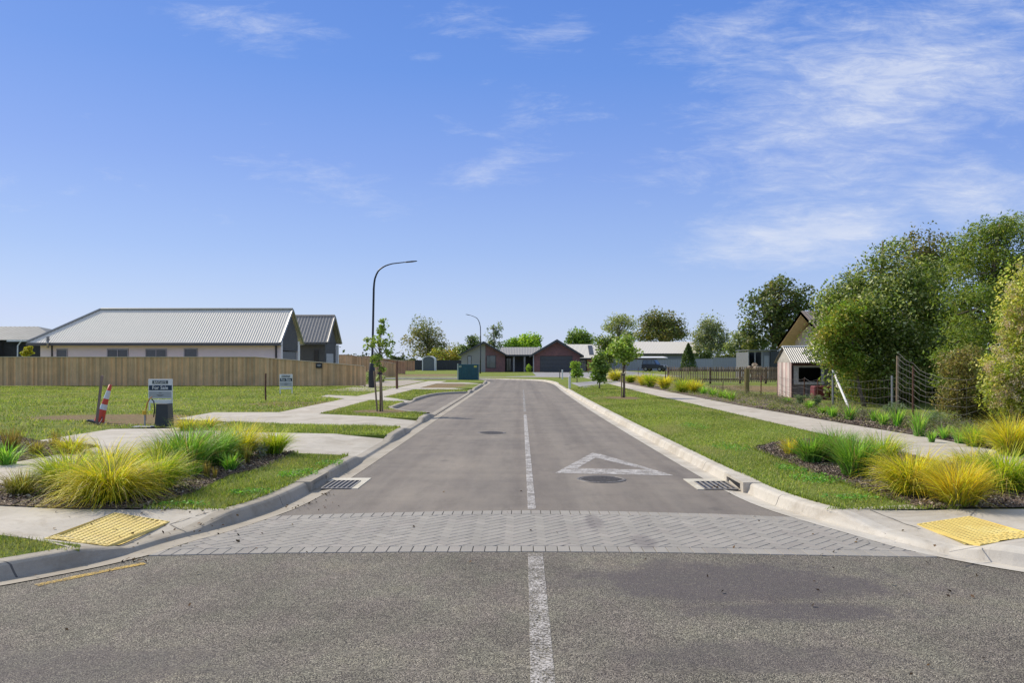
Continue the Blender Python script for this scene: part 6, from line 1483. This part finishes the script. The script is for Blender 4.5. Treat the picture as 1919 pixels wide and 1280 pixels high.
a = corr(MB(), (x0-.12, Zf-.22, zt-.02), (x1+.15, Zf-.22, zt-.02), (0, 34.1-Zf+.22, zR2-zt+.02), lambda u: 1, .09, .025, 'wave', .01); a.build('roof', plain('galvanised_roof', (.30, .295, .28), .4, .4, var=.12), e)
a = corr(MB(), (x1+.15, Zb+.25, zt-.05), (x0-.12, Zb+.25, zt-.05), (0, 34.1-Zb-.25, zR2-zt+.05), lambda u: 1, .09, .025, 'wave', .01); a.build('roof', M_STEEL, e)
a = MB(); a.tube([(x0-.12, 34.1, zR2+.01), (x1+.15, 34.1, zR2+.01)], .04, 6); a.build('ridge_cap', M_WHITEP, e)
a = MB(); a.box(x0-.05, x1+.1, Zf-.12, Zf-.045, zt-.13, zt-.045); a.build('fascia', plain('maroon_fascia', (.10, .04, .035), .7), e)
a = MB(); a.tube([(x0-.03, Zf-.06, zt-.05), (x0-.03, Zf-.06, .1)], .025, 6); a.build('downpipe', plain('brown_pipe', (.09, .045, .04), .6), e)
# --- red drum and timber behind the brace
x, y = (1600-X0)/F*31, 31
a = MB(); a.bbox(11.2, 12.0, 31.6, 32.1, .1, .62, .04); tag(a.build('red_crate', plain('faded_crimson', (.16, .03, .035), .7)), 'low dark red box behind the wire fence right of the hut', 'box')
# --- arched shelter
Z = 134; xl, zt = P(791, 667, Z); xr, _ = P(815.5, 0, Z); cx = (xl+xr)/2; rw = (xr-xl)/2; zs = zt-rw*.62
e = empty('arched_shelter', (cx, Z, GZ), 'small arched shelter with white frame and dark front by the black fence', 'shelter')
def arch(r_, zs_): return [(cx-r_, GZ)]+[(cx-r_*math.cos(t), zs_+r_*.62*math.sin(t)) for t in np.linspace(0, math.pi, 13)]+[(cx+r_, GZ)]
a = MB(); o_, i_ = arch(rw, zs), arch(rw*.86, zs-.02); n = len(o_)
vs = [(x, Z, z) for x, z in o_]+[(x, Z, z) for x, z in i_]+[(x, Z+2.2, z) for x, z in o_]+[(x, Z+2.2, z) for x, z in i_]
a.add(vs, [(i, i+1, n+i+1, n+i) for i in range(n-1)]+[(i, 2*n+i, 2*n+i+1, i+1) for i in range(n-1)]+[(n+i, n+i+1, 3*n+i+1, 3*n+i) for i in range(n-1)]); a.build('frame', M_WHITEP, e)
a = MB(); a.prism(list(reversed(arch(rw*.86, zs-.02))), Z+.1, Z+.14); a.build('front', plain('grey_mesh', (.13, .15, .16), .7), e)
# --- teal bin
Z = 66; x0, zt = P(857, 682.5, Z); x1 = P(897, 0, Z)[0]; xm = P(888, 0, Z)[0]
e = empty('skip_bin', ((x0+x1)/2, Z+.6, GZ), 'large teal metal bin with yellow stickers on the left verge', 'bin'); M_TEAL = plain('teal_paint', (.012, .085, .11), .45, var=.18, scale=3)
a = MB(); a.bbox(x0+.09, x1-.03, Z, Z+1.3, GZ, zt-.06, .03)
for k in range(5): x = x0+.35+k*.27; a.box(x, x+.05, Z-.025, Z, GZ+.06, zt-.16)
a.build('body', M_TEAL, e); a = MB(); a.bbox(x0+.05, x1, Z-.04, Z+1.34, zt-.09, zt-.01, .02); a.build('lid', M_TEAL, e)
a = MB(); a.bbox(x0, x0+.085, Z-.08, Z+.02, GZ, zt+.04, .01); a.build('post', plain('pale_green_post', (.42, .5, .46), .6), e)
for p, q_ in ((862, (.3, .36, .28)), (890.5, (.5, .5, .12))): x = P(p, 0, Z)[0]; a = MB(); a.box(x-.1, x+.13, Z-.032, Z-.027, zt-.27, zt-.12); a.build('sticker', plain('sticker', q_, .5), e)
# --- off-roader parked in front of the long fence
Z = 122; cx = P(1227, 0, Z)[0]
e = empty('parked_car', (cx, Z, GZ), 'dark boxy off-road car parked in front of the grey fence', 'car', None, R(-32))
M_CAR = plain('car_paint', (.05, .055, .065), .3, .3); M_CG = mat_glass('car_glass', (.10, .12, .13)); M_TYRE = plain('tyre', (.02, .02, .02), .85)
def loc(a, n_, m, p=e, s=False): return a.build(n_, m, p, s, rel=False)
a = MB(); Wd = .78
prof = [(-1.75, .45), (-1.78, .95), (-1.7, 1.02), (.55, 1.04), (.62, 1.02), (1.55, .95), (1.68, .88), (1.7, .45)]
a.prism(list(reversed(prof)), -Wd, Wd); loc(a, 'body', M_CAR)
a = MB(); lo_ = [(-1.68, 1.03), (.58, 1.03)]; 
vs = [(-1.70, -Wd, 1.02), (.60, -Wd, 1.02), (.60, Wd, 1.02), (-1.70, Wd, 1.02), (-1.6, -Wd+.12, 1.72), (.12, -Wd+.12, 1.72), (.12, Wd-.12, 1.72), (-1.6, Wd-.12, 1.72)]
a.add(vs, [(4, 5, 6, 7), (0, 1, 5, 4), (1, 2, 6, 5), (2, 3, 7, 6), (3, 0, 4, 7)]); loc(a, 'cabin', M_CAR)
def side_pt(x, z, s_): t = (z-1.02)/.7; return (x+(0), s_*(Wd-.12*t+.006), z)
for s_ in (-1, 1):
    for xa_, xb_, xc, xd in ((-1.55, -.95, -.93, -1.5), (-.85, -.3, -.3, -.85), (-.2, .42, .1, -.2)):
        a = MB(); q_ = [side_pt(xa_, 1.12, s_), side_pt(xb_, 1.12, s_), side_pt(xc, 1.62, s_), side_pt(xd, 1.62, s_)]; a.add(q_, [(0, 1, 2, 3) if s_ < 0 else (3, 2, 1, 0)]); loc(a, 'window', M_CG)
a = MB(); a.add([(.575, -.6, 1.1), (.575, .6, 1.1), (.18, .55, 1.65), (.18, -.55, 1.65)], [(0, 1, 2, 3)]); loc(a, 'windscreen', M_CG)
for wx in (-1.1, 1.08):
    for s_ in (-1, 1):
        a = MB(); pr = [(.02, -.1), (.2, -.1), (.33, -.09), (.36, -.05), (.36, .05), (.33, .09), (.2, .1), (.02, .1)]; n = 18
        vs = [(wx+r_*math.cos(2*math.pi*k/n), s_*(Wd-.06)+q_, .36+r_*math.sin(2*math.pi*k/n)) for r_, q_ in pr for k in range(n)]
        a.add(vs, [(i*n+k, i*n+(k+1) % n, (i+1)*n+(k+1) % n, (i+1)*n+k) for i in range(len(pr)-1) for k in range(n)]); wobj = loc(a, 'wheel', M_TYRE)
        b = MB(); b.tube([(wx, s_*(Wd-.06)-.105, .36), (wx, s_*(Wd-.06)+.105, .36)], .19, 14); loc(b, 'rim', M_STEEL, wobj)
for s_ in (-1, 1): a = MB(); a.tube([(1.66, s_*.55, .8), (1.72, s_*.55, .8)], .1, 10); loc(a, 'headlight', M_WHITEP)
a = MB(); a.bbox(1.64, 1.8, -.76, .76, .42, .58, .02); a.bbox(-1.86, -1.72, -.76, .76, .45, .6, .02); loc(a, 'bumper', M_BLACK)
